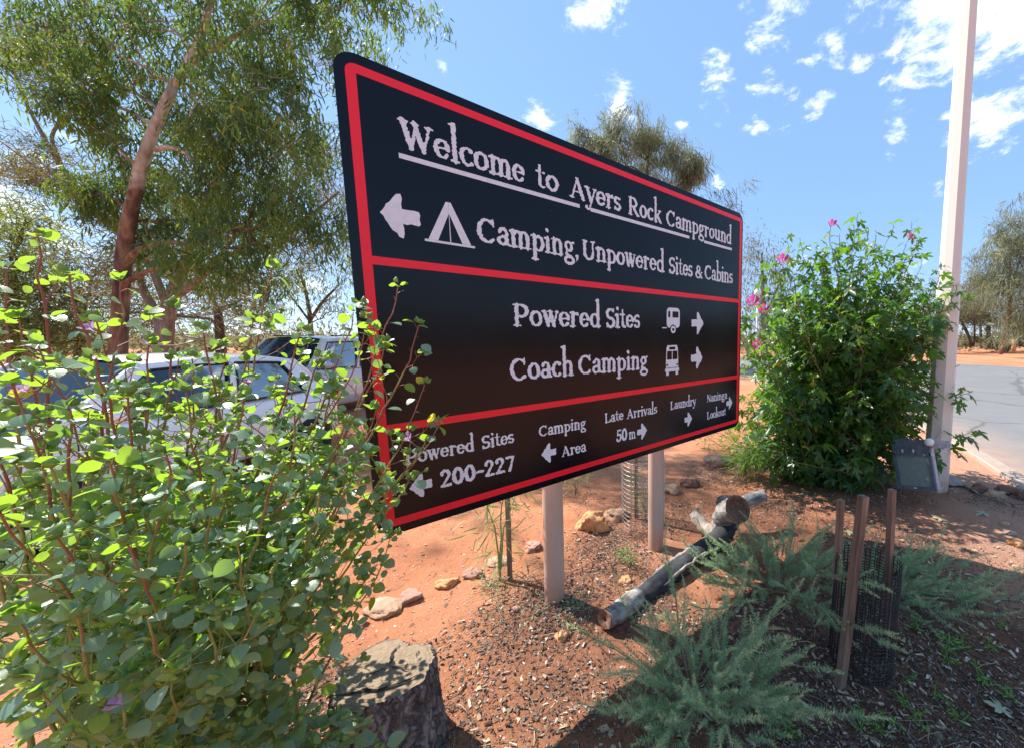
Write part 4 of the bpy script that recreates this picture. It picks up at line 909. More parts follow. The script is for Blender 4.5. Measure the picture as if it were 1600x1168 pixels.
# ------------------------------------------------------------------ right-hand leafy bush with lobed leaves and pink flowers
hb = on(1295, 742); stems = []
HT = [(1300, 345), (1340, 335), (1395, 350), (1425, 345), (1250, 372), (1230, 372), (1290, 400), (1360, 400), (1410, 410), (1205, 420), (1180, 470), (1440, 405), (1470, 420), (1490, 445), (1170, 530), (1240, 440), (1320, 450), (1380, 460), (1280, 480), (1430, 470), (1200, 500),
      (1180, 580), (1165, 620), (1500, 570), (1520, 610), (1525, 680), (1480, 520), (1450, 560), (1390, 540), (1330, 540), (1260, 550), (1210, 570), (1170, 660), (1220, 640), (1290, 620), (1360, 620), (1420, 630), (1460, 640), (1240, 690), (1310, 690), (1380, 690), (1430, 700), (1180, 690),
      (1160, 480), (1300, 570), (1350, 500), (1235, 600), (1400, 590), (1250, 660), (1340, 660), (1270, 710), (1350, 715), (1200, 715), (1400, 725), (1455, 600), (1190, 610), (1500, 440), (1445, 520), (1215, 455), (1345, 430)]
for q, (px, py) in enumerate(HT * 2):
    Yd = 4.25 + random.uniform(-.75, .75) * (.5 if py < 440 else 1)
    if px > 1468: Yd = random.uniform(3.80, 3.95)
    if py > 640: Yd = random.uniform(3.5, 4.4)
    if q >= len(HT): px += random.uniform(-30, 30); py += random.uniform(10, 45); px = min(px, 1455)
    tip = at(px, py, Yd); tip[2] = max(tip[2], .12); b = hb + np.array([random.gauss(0, .22), random.gauss(.05, .2), 0]); b[2] = gz(b[0], b[1]) - .02; stems.append((b, tip, random.uniform(.009, .015)))
PH = dict(wander=.012, start=.26, twig=.46, twiglen=.52, up=.3, gap=.066, leaf=.165, shrink=.34, petiole=.5, droop=.55, tilt=.45)
tub, lv, tips = grow(stems, PH)
def clear_pole(P): return np.hypot(P[0] - pb[0], P[1] - pb[1]) > .15
lv = [l for l in lv if l[0][2] > .03 and np.linalg.norm(l[0] - fc) > .36 and np.linalg.norm(l[0] - (fc - (fc - [0, 0, CAM_H]) * .08)) > .36 and clear_pole(l[0]) and clear_pole(l[0] + l[1] * l[3])]
hib = thing('flowering_bush', 'dense dark green bush with lobed leaves and pink flowers beside the cream pole', 'bush', hb)
stems_mesh(tub, M['hib_stem'], hib); spread_leaves(hib, tmpl_lobed(), lv, M['hib_leaf'])
fm = template_mesh('flower', TF, M['hib_petal'])
for (px, py, s) in ((1222, 411, .10), (1176, 477, .10), (1193, 489, .10), (1299, 354, .07), (1183, 540, .09), (1177, 546, .07), (1330, 458, .06), (1420, 373, .06)):
    k = min(range(len(tips)), key=lambda k: abs(proj(tips[k][0])[0] - px) + abs(proj(tips[k][0])[1] - py)); q = at(px, py, tips[k][0][1] - .12)
    obj_from(fm, 'flower', hib, q, norm(np.array([-.2, -.8, .4])), np.array([1., 0, 0]), s); mb = MB(); mb.tube([q, (q + tips[k][0]) / 2, tips[k][0]], .003, 4); mb.build('flower_stalk', M['hib_stem'], hib)

# ------------------------------------------------------------------ feathery grey-green shrubs
TN_ = tmpl_needle()
def sprig_mesh(name, L, nn, ln, stemr=.0022, w=.0016, tip=.35, bend=.25):
    mb = MB(); n = 9; t = np.linspace(0, 1, n); P = np.stack([bend * L * t * t * .4, L * t, bend * L * (.5 - t) * t], 1); mb.tube(P, stemr * (1 - .75 * t), 4, 0, False)
    u = rng.uniform(.08, 1., nn); q = np.stack([np.interp(u, t, P[:, k]) for k in range(3)], 1); a = rng.uniform(0, 2 * pi, nn)
    A = np.stack([np.cos(a), np.full(nn, .35) + .9 * u**3, np.sin(a)], 1); S = ln * (1.1 - .65 * u**2) * rng.uniform(.7, 1.2, nn)
    tipm = u > 1 - tip; 
    for msk, mat in ((~tipm, 1), (tipm, 2)):
        k = msk.sum(); add_cloud(mb, TN_[0], TN_[1], q[msk], A[msk], rdir(k), np.stack([np.full(k, w), S[msk], S[msk]], 1), mat)
    return mb.data(name, [M['feather_stem'], M['feather'], M['feather_tip']])
SP = [sprig_mesh('sprig', .24, 230, .034, w=.0019), sprig_mesh('sprig', .20, 200, .030, w=.0019, tip=.2), sprig_mesh('sprig', .29, 250, .030, w=.0019, bend=.5)]
def feather(root, base, tips_, fill, spread, hgt, nfill, lean=(0, 0)):
    mbs = []
    def put(P, A, s):
        z = norm(rng.normal(size=3)); obj_from(random.choice(SP), 'sprig', root, P, A, z, s)
    for (tip) in tips_:
        b = base + np.array([random.gauss(0, .04), random.gauss(0, .04), 0]); P = wander(bez(b, b + (tip - b) * [.3, .3, .6], tip - (tip - b) * [.2, .2, .1], tip, 8), .008); mb = MB(); mb.tube(P, np.linspace(.006, .002, 8), 5, 0, False); mb.build('branch', M['feather_stem'], root)
        for k in range(2, 8):
            T = norm(P[k] - P[k - 1])
            for r in range(2 if k < 7 else 1):
                put(P[k], norm(T + [0, 0, .35] + rng.normal(size=3) * (.42 if k < 7 else .1)), random.uniform(.40, .75) if k < 7 else random.uniform(.7, .95))
    for k in range(nfill):
        a = random.uniform(0, 6.28); r = math.sqrt(random.random()); P = base + fill + np.array([spread[0] * r * cos(a), spread[1] * r * sin(a), 0]); P[2] = gz(P[0], P[1]) + hgt * random.random() * (1 - .6 * r) + .02
        A = norm(np.array([cos(a) * r * 1.3 + lean[0], sin(a) * r * 1.3 + lean[1], random.uniform(.2, 1.3)])); put(P, A, random.uniform(.5, 1.0))
fb = on(1085, 1120)
f1 = thing('feathery_shrub', 'soft blue-green feathery shrub at the bottom centre, nearest the camera', 'shrub', fb)
T1 = [at(1045, 880, 1.75), at(1150, 935, 1.6), at(1000, 975, 1.65), at(1222, 955, 1.6), at(1110, 985, 1.5), at(1060, 1000, 1.4), at(1180, 1010, 1.45), at(950, 1010, 1.6), at(1250, 1040, 1.4), at(1130, 1060, 1.3), at(1020, 1070, 1.35), at(1090, 1100, 1.25), at(960, 1110, 1.4), at(1190, 1100, 1.25), at(1270, 1110, 1.3), at(1040, 1150, 1.2), at(1140, 1150, 1.15)]
feather(f1, fb, T1, np.array([.05, .02, 0]), (.27, .22), .20, 90)
fb2 = on(1215, 925)
f2 = thing('feathery_shrub', 'darker feathery shrub sprawling behind the stakes and beside the log', 'shrub', fb2)
T2_ = [at(1120, 850, 2.5), at(1180, 830, 2.55), at(1240, 815, 2.6), at(1290, 830, 2.5), at(1330, 850, 2.3), at(1150, 880, 2.2), at(1280, 880, 2.2), at(1110, 910, 2.1), at(1210, 860, 2.3), at(1350, 910, 1.55), at(1370, 1000, 1.45), at(1290, 965, 1.8), at(1090, 870, 2.3), at(1060, 960, 2.0)]
feather(f2, fb2, T2_, np.array([.0, .05, 0]), (.40, .28), .24, 110)
fb3 = on(1395, 930)
f3 = thing('feathery_shrub', 'low trailing feathery shrub reaching right from behind the netting', 'shrub', fb3)
T3 = [at(1460, 858, 2.5), at(1500, 880, 2.3), at(1540, 905, 2.2), at(1590, 935, 2.1), at(1580, 895, 2.3), at(1490, 925, 2.05), at(1440, 870, 2.3), at(1470, 955, 1.95), at(1420, 890, 2.3)]
feather(f3, fb3, T3, np.array([.12, .0, 0]), (.34, .26), .07, 50, lean=(1.2, -.1))

# ------------------------------------------------------------------ staked netting guards
def net(center, r, z0, z1, nv, nh, w, mat, parent, name='netting', lean=0, wob=0.):
    """welded or extruded mesh rolled into a cylinder; strands are thin strips with thickness"""
    for kind in (0, 1):
        mb = MB()
        if kind == 0:
            for k in range(nv):
                a = 2 * pi * k / nv; rr_ = r * (1 + wob * sin(3 * a + 1)); P = [center + np.array([rr_ * cos(a) + lean * (z - z0), rr_ * sin(a), z]) for z in np.linspace(z0, z1, 6)]; mb.tube(P, w, 4, 0, True)
        else:
            for k in range(nh):
                z = z0 + (z1 - z0) * k / (nh - 1); a = np.linspace(0, 2 * pi, 33); P = np.stack([center[0] + r * (1 + wob * np.sin(3 * a + 1)) * np.cos(a) + lean * (z - z0), center[1] + r * (1 + wob * np.sin(3 * a + 1)) * np.sin(a), np.full(33, center[2] + z) + .004 * np.sin(2 * a + k)], 1); mb.tube(P, w, 4, 0, False)
        tag(mb.build('vertical_strands' if kind == 0 else 'horizontal_strands', mat, parent, smooth=False), kind='stuff')
gb = on(1344, 1030)
gd = thing('tree_guard', 'cylinder of black plastic netting around three wooden stakes in the shade', 'tree guard', gb)
net(gb, .142, 0, .545, 40, 34, .0024, M['black_plastic'], gd, lean=.03, wob=.03)
for (tx, ty, bx_, by_, Y0, Y1, w) in ((1314, 780, 1303, 985, 1.80, 1.85, .026), (1349, 774, 1312, 1056, 1.60, 1.60, .034), (1394, 764, 1384, 1010, 1.78, 1.80, .027)):
    t = at(tx, ty, Y0); b = gp(bx_, by_); b = at(bx_, by_, Y1); b[2] = -.06; d = t - b; L = np.linalg.norm(d); z = d / L; x = norm(np.cross([.3, -1, 0], z)); y = np.cross(z, x)
    mb = MB(); mb.box((t + b) / 2, (w, w, L), R=np.stack([x, y, z], 1)); mb.build('stake', M['sawn_wood'], gd, smooth=False)
gb2 = on(1004, 812)
gd2 = thing('tree_guard', 'grey wire mesh cylinder behind the farther sign post', 'tree guard', gb2)
net(gb2, .20, 0, .60, 24, 16, .0017, M['galvanised_wire'], gd2, wob=.05)
mb = MB(); mb.box(gb2 + [-.06, .05, .55], (.028, .028, 1.25)); mb.build('stake', M['sawn_wood'], gd2, smooth=False)
# young plants
def wispy(name, label, cat, base, height, n, ln, wd, spread, mat, stemmat, nst=3, group=None, droop=.5, tmpl=None):
    r = thing(name, label, cat, base, group); mb = MB(); L = []
    for k in range(nst):
        tip = base + np.array([random.gauss(0, spread), random.gauss(0, spread), height * random.uniform(.7, 1)]); P = wander(bez(base, base + [0, 0, height * .4], tip - [0, 0, height * .2], tip, 9), .004 * height * 3); mb.tube(P, np.linspace(.004 * height + .0015, .001, 9), 5, 0, False)
        for q in range(n // nst):
            s = random.uniform(.2, 1); i = min(8, int(s * 8)); d = norm(rng.normal(size=3) * [1, 1, .5]); e = P[i] + d * spread * random.uniform(0, .9) * (1.1 - s * .4); 
            if q % 6 == 0: mb.tube([P[i], e], .0012, 3, 0, False)
            L.append((e, norm(d + [0, 0, -droop + random.uniform(0, .9)]), norm(rng.normal(size=3) + [0, 0, 1]), ln * random.uniform(.6, 1.2)))
    mb.build('stem', stemmat, r); T = tmpl or tmpl_long(); P, A, Nn, S = [np.array([l[k] for l in L]) for k in range(4)]
    mb = MB(); add_cloud(mb, T[0], T[1], P, A, Nn, np.stack([S * wd, S, S], 1), 0, T[2]); o = mb.build('foliage', mat, r); tag(o, kind='stuff'); return r
sb = on(781, 906)
wispy('sapling', 'thin young sapling with long narrow leaves below the sign, left of the nearer post', 'sapling', sb, 1.25, 330, .13, .085, .26, M['thin_leaf'], M['thin_leaf'], 3)
st = on(797, 905); mb = MB(); mb.box(st + [0, 0, .62], (.026, .026, 1.34)); o = mb.build('garden_stake', M['sawn_wood'], None, smooth=False); tag(o, 'thin square timber stake standing beside the young sapling', 'stake')
wispy('young_shrub', 'young shrub with narrow leaves growing inside the grey wire guard', 'shrub', gb2 + np.array([.03, -.02, 0]), .5, 260, .085, .07, .12, M['thin_leaf'], M['hib_stem'], 5)
wispy('small_shrub', 'light green narrow-leaved low shrub at the left foot of the flowering bush', 'shrub', on(1165, 745), .66, 1500, .085, .17, .27, leaf_mat('fresh_leaf', (.13, .24, .05), (.14, .25, .06), (.36, .6, .07), .4, .45, .3), M['hib_stem'], 9)
wispy('weed_tuft', 'small dark wispy tuft of weeds between the two sign posts', 'weed', on(985, 885), .16, 160, .03, .2, .10, M['weed'], M['hib_stem'], 5)
wispy('weed_tuft', 'low wiry weeds at the foot of the nearer sign post', 'weed', on(905, 955), .07, 160, .02, .25, .10, M['feather'], M['feather_stem'], 6)
wispy('ground_herb', 'flat grey-green herb mat spreading at the foot of the young sapling', 'weed', on(765, 915), .06, 420, .025, .25, .20, M['feather'], M['feather_stem'], 9)
wispy('narrow_leaf_shrub', 'dry-looking narrow-leaved shrub just behind the nearer sign post', 'shrub', on(905, 800) + np.array([-.1, .35, 0]), .55, 160, .16, .05, .2, M['thin_leaf'], M['hib_stem'], 4)
for k, (px, py, s) in enumerate([(1478, 1015, 1.3), (1430, 985, 1.), (1530, 1060, .9), (1482, 1030, .8), (1390, 1125, .8), (1440, 1130, .9), (1500, 1125, .9), (1575, 1090, .8), (1420, 1060, .6), (1340, 1110, .7), (1370, 1135, .7), (1460, 1085, .6), (1345, 1135, .7), (1410, 1100, .6), (1560, 980, .6), (1240, 1150, .9), (1500, 1005, .8), (1545, 1010, .7)]):
    lab_ = {0: 'largest bright green seedling clump right of the black netting', 1: 'green seedling close to the right side of the black netting', 2: 'tallest thin green seedling near the right edge, in bare soil', 7: 'green seedling nearest the lower right corner', 15: 'wispy green seedling left of the others, beside the front feathery shrub', 14: 'faint green seedling highest up on the right, below the trailing shrub'}.get(k, 'tiny faint green seedling among the shaded mulch chips in front of the netting')
    wispy('seedling', lab_, 'seedling', on(px, py), .075 * s, 34, .026 * s, .36, .038 * s, M['weed'], M['weed'], 3, 'green seedlings in the shaded mulch')
#@@PART4
# ------------------------------------------------------------------ rocks
def ico(sub=3):
    import bmesh
    bm = bmesh.new(); bmesh.ops.create_icosphere(bm, subdivisions=sub, radius=1); V = np.array([v.co[:] for v in bm.verts]); F = [tuple(v.index for v in f.verts) for f in bm.faces]; bm.free(); return V, F
IV, IF = ico(4)
def rock_shape(ax, rough, seed, craggy=False):
    r = np.random.default_rng(seed); d = IV.copy(); rad = np.ones(len(d))
    for k in range(9): n = r.normal(size=3); n /= np.linalg.norm(n); h = d @ n; c = r.uniform(.55, .85); rad = np.where(h > c, np.minimum(rad, c / np.maximum(h, 1e-3)), rad)
    for f, a in ((2, .07), (5, .04), (11, .03), (23, .02)):
        p = r.normal(size=(3, 3)); w = np.sin(d @ p[0] * f + r.uniform(0, 6)) * np.sin(d @ p[1] * f + r.uniform(0, 6)) + np.sin(d @ p[2] * f * 1.3); rad += a * rough * w * (1.6 if craggy and f > 4 else 1)
    return d * rad[:, None] * np.array(ax)
def rockmat(name, a, b, c_):
    m = Mt(name, rough=.9); n = m.noise(28, 7, .7); n2 = m.noise(6, 4); m.col(m.mix(m.mr(n2, .35, .7, 0, .6), m.ramp(n, [(.3, a), (.5, b), (.7, c_)]), b)); m.bump(n, .8, .012); M[name] = m.m
rockmat('orange_rock', (.34, .12, .04), (.60, .28, .12), (.72, .42, .22)); rockmat('pink_rock', (.30, .14, .095), (.42, .22, .16), (.54, .33, .26)); rockmat('dark_rock', (.10, .05, .035), (.20, .10, .07), (.32, .18, .13)); rockmat('tan_rock', (.34, .185, .11), (.46, .27, .17), (.56, .37, .26)); rockmat('grey_rock', (.22, .17, .15), (.36, .29, .26), (.5, .42, .38))
ROCKS = [(925, 815, 62, 44, 'orange_rock', 'large craggy bright orange rock between the sign posts', True), (1076, 752, 34, 24, 'dark_rock', 'dark red craggy rock behind the farther sign post', True), (1052, 764, 34, 20, 'tan_rock', 'smooth brown rock touching the farther sign post', False),
    (962, 803, 46, 22, 'tan_rock', 'tan flat rock leaning by the wire guard, right of the big orange rock', False), (978, 908, 24, 14, 'orange_rock', 'small orange stone above the pale end of the log', False), (877, 994, 28, 17, 'orange_rock', 'small tan stone below the nearer sign post', False), (905, 998, 10, 8, 'pink_rock', 'tiny pink pebble beside the small tan stone', False),
    (832, 855, 34, 18, 'pink_rock', 'pinkish lumpy rock left of the nearer sign post', True), (806, 951, 18, 11, 'pink_rock', 'small pink stone just left of the nearer sign post', False), (1112, 899, 24, 15, 'dark_rock', 'brown stone under the middle of the log', False),
    (636, 929, 46, 20, 'pink_rock', 'flat rose-pink border stone in the row left of the sapling', False), (695, 910, 38, 15, 'orange_rock', 'slim orange border stone nearest the sapling', False), (594, 948, 62, 18, 'tan_rock', 'long pale tan border stone left of the rose-pink one', False), (738, 892, 34, 20, 'pink_rock', 'knobbly pale stone at the head of the border row', True), (548, 976, 40, 15, 'tan_rock', 'pale border stone half hidden by the desert rose shrub', False), (776, 877, 44, 12, 'tan_rock', 'flat pale slab behind the young sapling', False),
    (430, 1158, 30, 16, 'grey_rock', 'grey-pink stone in the shade left of the stump', False), (1490, 752, 40, 18, 'grey_rock', 'dull grey stone at the foot of the cream pole', False), (1531, 763, 30, 19, 'dark_rock', 'dark stone left of the smooth tan one at the kerb', False), (1559, 772, 36, 16, 'tan_rock', 'smooth tan oval stone in the row near the kerb', False), (1576, 766, 34, 18, 'dark_rock', 'dark brown stone behind the smooth tan one', False), (1598, 771, 30, 24, 'dark_rock', 'dark stone cut by the right edge of the picture', True),
    (1590, 847, 28, 14, 'orange_rock', 'flat orange stone at the right edge in a patch of sun', False), (1573, 818, 16, 8, 'tan_rock', 'small pale pebble above a similar darker pebble', False), (1581, 831, 18, 8, 'grey_rock', 'small flat grey pebble by the right edge', False), (1120, 722, 60, 20, 'pink_rock', 'long pinkish border stone left of the flowering bush', False), (1160, 706, 44, 18, 'tan_rock', 'pale border stone under the small light green shrub', False)]
for k, (px, py, wpx, hpx, m, lab, crag) in enumerate(ROCKS):
    p = on(px, py + hpx * .3); w = wpx * p[1] / F_PX / 2; h = hpx * p[1] / F_PX / 2; V = rock_shape((w, w * .75, h * 1.05), 1.0, 100 + k, crag); a = random.uniform(-.4, .4); V = V @ np.array([[cos(a), sin(a), 0], [-sin(a), cos(a), 0], [0, 0, 1]])
    mb = MB(); mb.add(V + p + [0, w * .3, h * .35], IF); o = mb.build('rock', M[m], None, off=tuple(p)); tag(o, lab, 'rock', 'stones around the garden bed')

# ------------------------------------------------------------------ bark mulch, litter and grit
def chip_mat(name, a, b, c_, d_):
    m = Mt(name, rough=.9); r = m.rnd(); m.col(m.ramp(r, [(0, a), (.5, b), (.88, c_), (1, d_)])); M[name] = m.m
chip_mat('mulch_chip', (.040, .026, .020), (.105, .066, .048), (.20, .145, .11), (.46, .38, .31))
chip_mat('litter_chip', (.34, .21, .14), (.50, .36, .25), (.66, .54, .42), (.22, .12, .08))
chip_mat('grit', (.30, .11, .06), (.48, .25, .16), (.62, .42, .33), (.30, .16, .12))
CT = (np.array([(-.5, -.5, 0), (.5, -.42, 0), (.42, .5, 0), (-.36, .44, 0), (-.42, -.4, .16), (.4, -.36, .22), (.34, .4, .14), (-.3, .36, .2)]), [(4, 5, 6, 7), (0, 1, 5, 4), (1, 2, 6, 5), (2, 3, 7, 6), (3, 0, 4, 7)])
def scatter(name, mat, n, dens, lo, hi, asp, lift=.4, box=(-2.6, 4.2, .7, 7.5)):
    out = []; tot = 0
    while tot < n:
        m = n * 4; y = box[2] + (box[3] - box[2]) * rng.random(m) ** 1.7; x = box[0] + (box[1] - box[0]) * rng.random(m)
        u, v, z = proj(np.stack([x, y, np.zeros(m)], 1)); ins = (u > -60) & (u < 1660) & (v < 1230); k = (rng.random(m) < dens(x, y)) & ins & (side_of_kerb(x, y) > .25)
        out.append(np.stack([x[k], y[k]], 1)); tot += k.sum()
        if len(out) > 30: break
    P = np.concatenate(out)[:n]; P = np.c_[P, ground_z(P[:, 0], P[:, 1])]; m = len(P); s = lo * (hi / lo) ** (rng.random(m) ** 1.8); P[:, 2] += s * .03 + rng.random(m) * lift * .01
    A = rng.normal(size=(m, 3)) * [1, 1, .22]; Nh = np.array([0, 0, 1.]) + rng.normal(size=(m, 3)) * .28; mb = MB(); add_cloud(mb, CT[0], CT[1], P, A, Nh, np.stack([s * asp * rng.uniform(.6, 1.5, m), s, s * .5], 1)); return tag(mb.build(name, mat, None, smooth=False), kind='stuff')
def dm(x, y):
    v = bedmask(x, y) * (1 + .5 * np.sin(3.1 * x + 2) * np.sin(2.7 * y)); return np.clip((v - .22) * 1.9, 0.015, 1)
scatter('bark_mulch', M['mulch_chip'], 64000, dm, .005, .025, .42, 1.2)
scatter('leaf_litter', M['litter_chip'], 4500, lambda x, y: np.clip(dm(x, y) + .16, 0, 1), .010, .045, .28, .8)
scatter('red_grit', M['grit'], 14000, lambda x, y: np.full(np.shape(x), .8), .004, .013, .8, .1)
# thin fallen twigs
P = []
while len(P) < 520:
    q = on(random.uniform(380, 1620), random.uniform(700, 1200))
    if q[1] < 6 and side_of_kerb(q[0], q[1]) > .25 and random.random() < .25 + float(dm(q[0], q[1])): P.append(q)
mb = MB()
for q in P:
    a = random.uniform(0, 6.28); L = random.uniform(.03, .13); e = q + [cos(a) * L, sin(a) * L, random.uniform(0, .01)]; m_ = (q + e) / 2 + rng.normal(size=3) * .006; mb.tube([q + [0, 0, .006], m_ + [0, 0, .010], e + [0, 0, .006]], random.uniform(.0009, .0024), 3, 0, False)
M['twig_litter'] = simple('twig_litter', (.33, .25, .18), .9, .5, 40); tag(mb.build('twig_litter', M['twig_litter']), kind='stuff')
# curled fallen leaves
TL = tmpl_long(.5, .32); P = []
while len(P) < 420:
    q = on(random.uniform(420, 1600), random.uniform(700, 1190))
    if q[1] < 6 and side_of_kerb(q[0], q[1]) > .2: P.append(q + [0, 0, .006])
P = np.array(P); m = len(P); S = rng.uniform(.025, .06, m); mb = MB(); add_cloud(mb, TL[0], TL[1], P, rng.normal(size=(m, 3)) * [1, 1, .1], np.array([0, 0, 1.]) + rng.normal(size=(m, 3)) * .4, S, 0, TL[2])
M['dry_leaf'] = leaf_mat('dry_leaf', (.40, .30, .18), (.45, .36, .24), (.5, .35, .15), .2, .7, .5); tag(mb.build('fallen_leaves', M['dry_leaf']), kind='stuff')
TLb = tmpl_lobed(); mbg = template_mesh('fallen_leaf', TLb, leaf_mat('pale_dead_leaf', (.42, .42, .26), (.45, .45, .3), (.5, .45, .2), .2, .7, .2))
for px, py, s, lab in ((1465, 812, .12, 'pale dead lobed leaf on the red soil right of the tallest stake'), (1538, 803, .11, 'pale green fallen leaf between the stones and the mulch at the right'), (1275, 747, .10, 'pale fallen leaf under the flowering bush'), (1325, 832, .09, 'pale fallen leaf just behind the stakes'), (1565, 1112, .10, 'curled pale fallen leaf at the lower right corner'), (1255, 770, .08, 'small pale fallen leaf nearest the log tip'), (1450, 905, .08, 'silvery fallen leaf among the trailing shrub')):
    q = on(px, py) + np.array([0, 0, .02]); o = bpy.data.objects.new('fallen_leaf', mbg); COL.objects.link(o); x, y, z = frames(norm(rng.normal(size=(1, 3)) * [1, 1, .05]), np.array([[.1, -.1, 1.]])); x, y, z = x[0] * s, y[0] * s, z[0] * s
    o.matrix_world = Matrix(((x[0], y[0], z[0], q[0]), (x[1], y[1], z[1], q[1]), (x[2], y[2], z[2], q[2]), (0, 0, 0, 1))); tag(o, lab, 'leaf', 'large fallen leaves')
# the thin fallen branch near the kerb and an irrigation twig
mb = MB(); P = [on(*q) + np.array([0, 0, .015]) for q in ((1502, 757), (1520, 775), (1545, 784), (1578, 792))]; mb.tube(wander(resample(np.array(P), 12), .01), np.linspace(.016, .008, 12), 6); tag(mb.build('fallen_stick', M['grey_bark']), 'thin grey stick lying on the soil right of the cream pole', 'stick')

# ------------------------------------------------------------------ trees
def tree(name, label, base, trunks, blobs, D, leafkind, density, mat, barkmat, nsub=7, group=None, thick=1.0, branch_r=.045, clus=None, fill=1.0, clear=0.):
    """trunks: list of (pixel polyline, radii, depth or depths); blobs: (px, py, rx, ry[, depth offset])"""
    root = thing(name, label, 'tree', base, group); tp_ = []
    for (pl, rd, dp) in trunks:
        dps = np.broadcast_to(np.asarray(dp, float), (len(pl),)); P = np.array([at(x, y, d) for (x, y), d in zip(pl, dps)]); n = max(8, 3 * len(pl)); P = resample(P, n); r = np.interp(np.linspace(0, 1, n), np.linspace(0, 1, len(rd)), rd)
        P[1:-1] = (P[:-2] + 2 * P[1:-1] + P[2:]) / 4; mb = MB(); mb.tube(P, r, 14, 0, True, .05); mb.build('trunk', barkmat, root); tp_ += [(P[k], r[k]) for k in range(n)]
    TPp = np.array([t[0] for t in tp_]); mbt = MB(); CL = []; first = True
    for b in blobs:
        px, py, rx, ry = b[:4]; dd = D + (b[4] if len(b) > 4 else random.uniform(-.7, .7) * thick); c = at(px, py, dd); sx = rx * dd / F_PX; sz = ry * dd / F_PX; sy = max(sx, sz) * .8 * thick
        cost = np.linalg.norm(TPp - c, axis=1) + 1.5 * np.maximum(0, TPp[:, 2] - c[2] + .3); k = int(np.argmin(cost)); s = TPp[k]; L = np.linalg.norm(c - s)
        P = wander(bez(s, s + (c - s) * [.3, .3, .1] + [0, 0, L * .25], c - (c - s) * [.3, .3, .2], c, 10), .03 * L); r0 = min(tp_[k][1] * .55, branch_r * (.5 + L * .25)); mb = MB(); mb.tube(P, np.linspace(r0, r0 * .3, 10), 7, 0, False); mb.build('branch', barkmat, root)
        for q in range(nsub):
            a = P[random.randint(3, 9)]; e = c + rng.normal(size=3) * [sx * .6, sy * .6, sz * .6]; Q = wander(bez(a, a + (e - a) * .4 + [0, 0, .08 * L], e - (e - a) * .2, e, 7), .02 * L); mbt.tube(Q, np.linspace(r0 * .35, .004, 7), 4, 0, False)
            for w in range(4):
                e2 = Q[random.randint(3, 6)] + rng.normal(size=3) * [sx * .4, sy * .4, sz * .35]; mbt.tube([Q[4], (Q[4] + e2) / 2 + [0, 0, .05], e2], [.006, .005, .003], 3, 0, False); CL.append(e2)
            CL.append(e)
        sub = [c + rdir(1)[0] * rng.random() ** .4 * np.array([sx, sy, sz]) for _ in range(5)]      # foliage hangs in clumps with gaps between
        for q in range(int(density * rx * ry / 400 * fill)): CL.append(random.choice(sub) + rng.normal(size=3) * np.array([sx, sy, sz]) * .22)
    tag(mbt.build('twigs', barkmat, root), kind='stuff')
    CL = np.array(CL); CL = CL[CL[:, 2] > .3]
    if clear:                                                     # the side of the trunk towards the road is bare
        C0 = np.array([0, 0, CAM_H]); D_ = norm(TPp - C0); R_t = np.linalg.norm(TPp - C0, axis=1); keep = np.ones(len(CL), bool)
        for d_, r_t, w_, z_ in zip(D_, R_t, [t[1] for t in tp_], TPp[:, 2]):
            if z_ > 6.8: continue
            q_ = CL - C0; al = q_ @ d_; off = np.linalg.norm(q_ - al[:, None] * d_, axis=1); keep &= ~((al < r_t + .1) & (off < w_ + clear) & (TPp[:, 2].max() > 0))
        CL = CL[keep]
    leafkind(root, CL, mat); return root
def gum_leaves(per, ln, wd, spr=.16):
    def f(root, CL, mat):
        m = len(CL) * per; P = np.repeat(CL, per, 0) + rng.normal(size=(m, 3)) * [spr, spr, spr * 2.3] * rng.uniform(.5, 1.3, (m, 1)); A = rng.normal(size=(m, 3)) * .45 + [0, 0, -1.]; N3 = rng.normal(size=(m, 3)); S = ln * rng.uniform(.6, 1.3, m); T = tmpl_long(.22, .5); mb = MB(); add_cloud(mb, T[0], T[1], P, A, N3, np.stack([S * wd, S, S], 1), 0, T[2]); tag(mb.build('crown', mat, root), kind='stuff')
    return f
def needle_leaves(per, ln, wd, up=.4, spr=.2, droop=0.):
    def f(root, CL, mat):
        m = len(CL) * per; cdir = np.repeat(rdir(len(CL), up), per, 0); P = np.repeat(CL, per, 0) + rng.normal(size=(m, 3)) * spr; A = cdir + rng.normal(size=(m, 3)) * .55 + [0, 0, -droop]; S = ln * rng.uniform(.5, 1.3, m); mb = MB(); T = (np.array([(-.5, 0, 0), (.5, 0, 0), (.3, 1, -.1), (-.3, 1, -.1)]), [(0, 1, 2, 3)]); add_cloud(mb, T[0], T[1], P, A, rng.normal(size=(m, 3)), np.stack([np.full(m, wd) * rng.uniform(.6, 1.4, m), S, S], 1)); tag(mb.build('crown', mat, root), kind='stuff')
    return f
M['gum_leaf'] = leaf_mat('gum_leaf', (.050, .100, .045), (.06, .105, .05), (.16, .30, .05), .32, .55, .4, ((.30, .30, .05), .96), spec=.2, patch=(1.6, (.10, .17, .04), (.38, .52, .05)))
M['wattle_leaf'] = leaf_mat('wattle_leaf', (.075, .095, .035), (.08, .10, .04), (.20, .26, .05), .3, .6, .4, spec=.3, patch=(1.3, (.13, .095, .04), (.34, .24, .07)))
M['oak_needle'] = leaf_mat('oak_needle', (.13, .155, .10), (.14, .16, .10), (.26, .28, .13), .3, .6, .35, spec=.3, patch=(1.1, (.23, .25, .15), (.44, .46, .2)))
M['mulga_leaf'] = leaf_mat('mulga_leaf', (.13, .135, .08), (.14, .14, .085), (.26, .26, .11), .3, .6, .35, spec=.3, patch=(.7, (.18, .17, .095), (.34, .32, .13)))
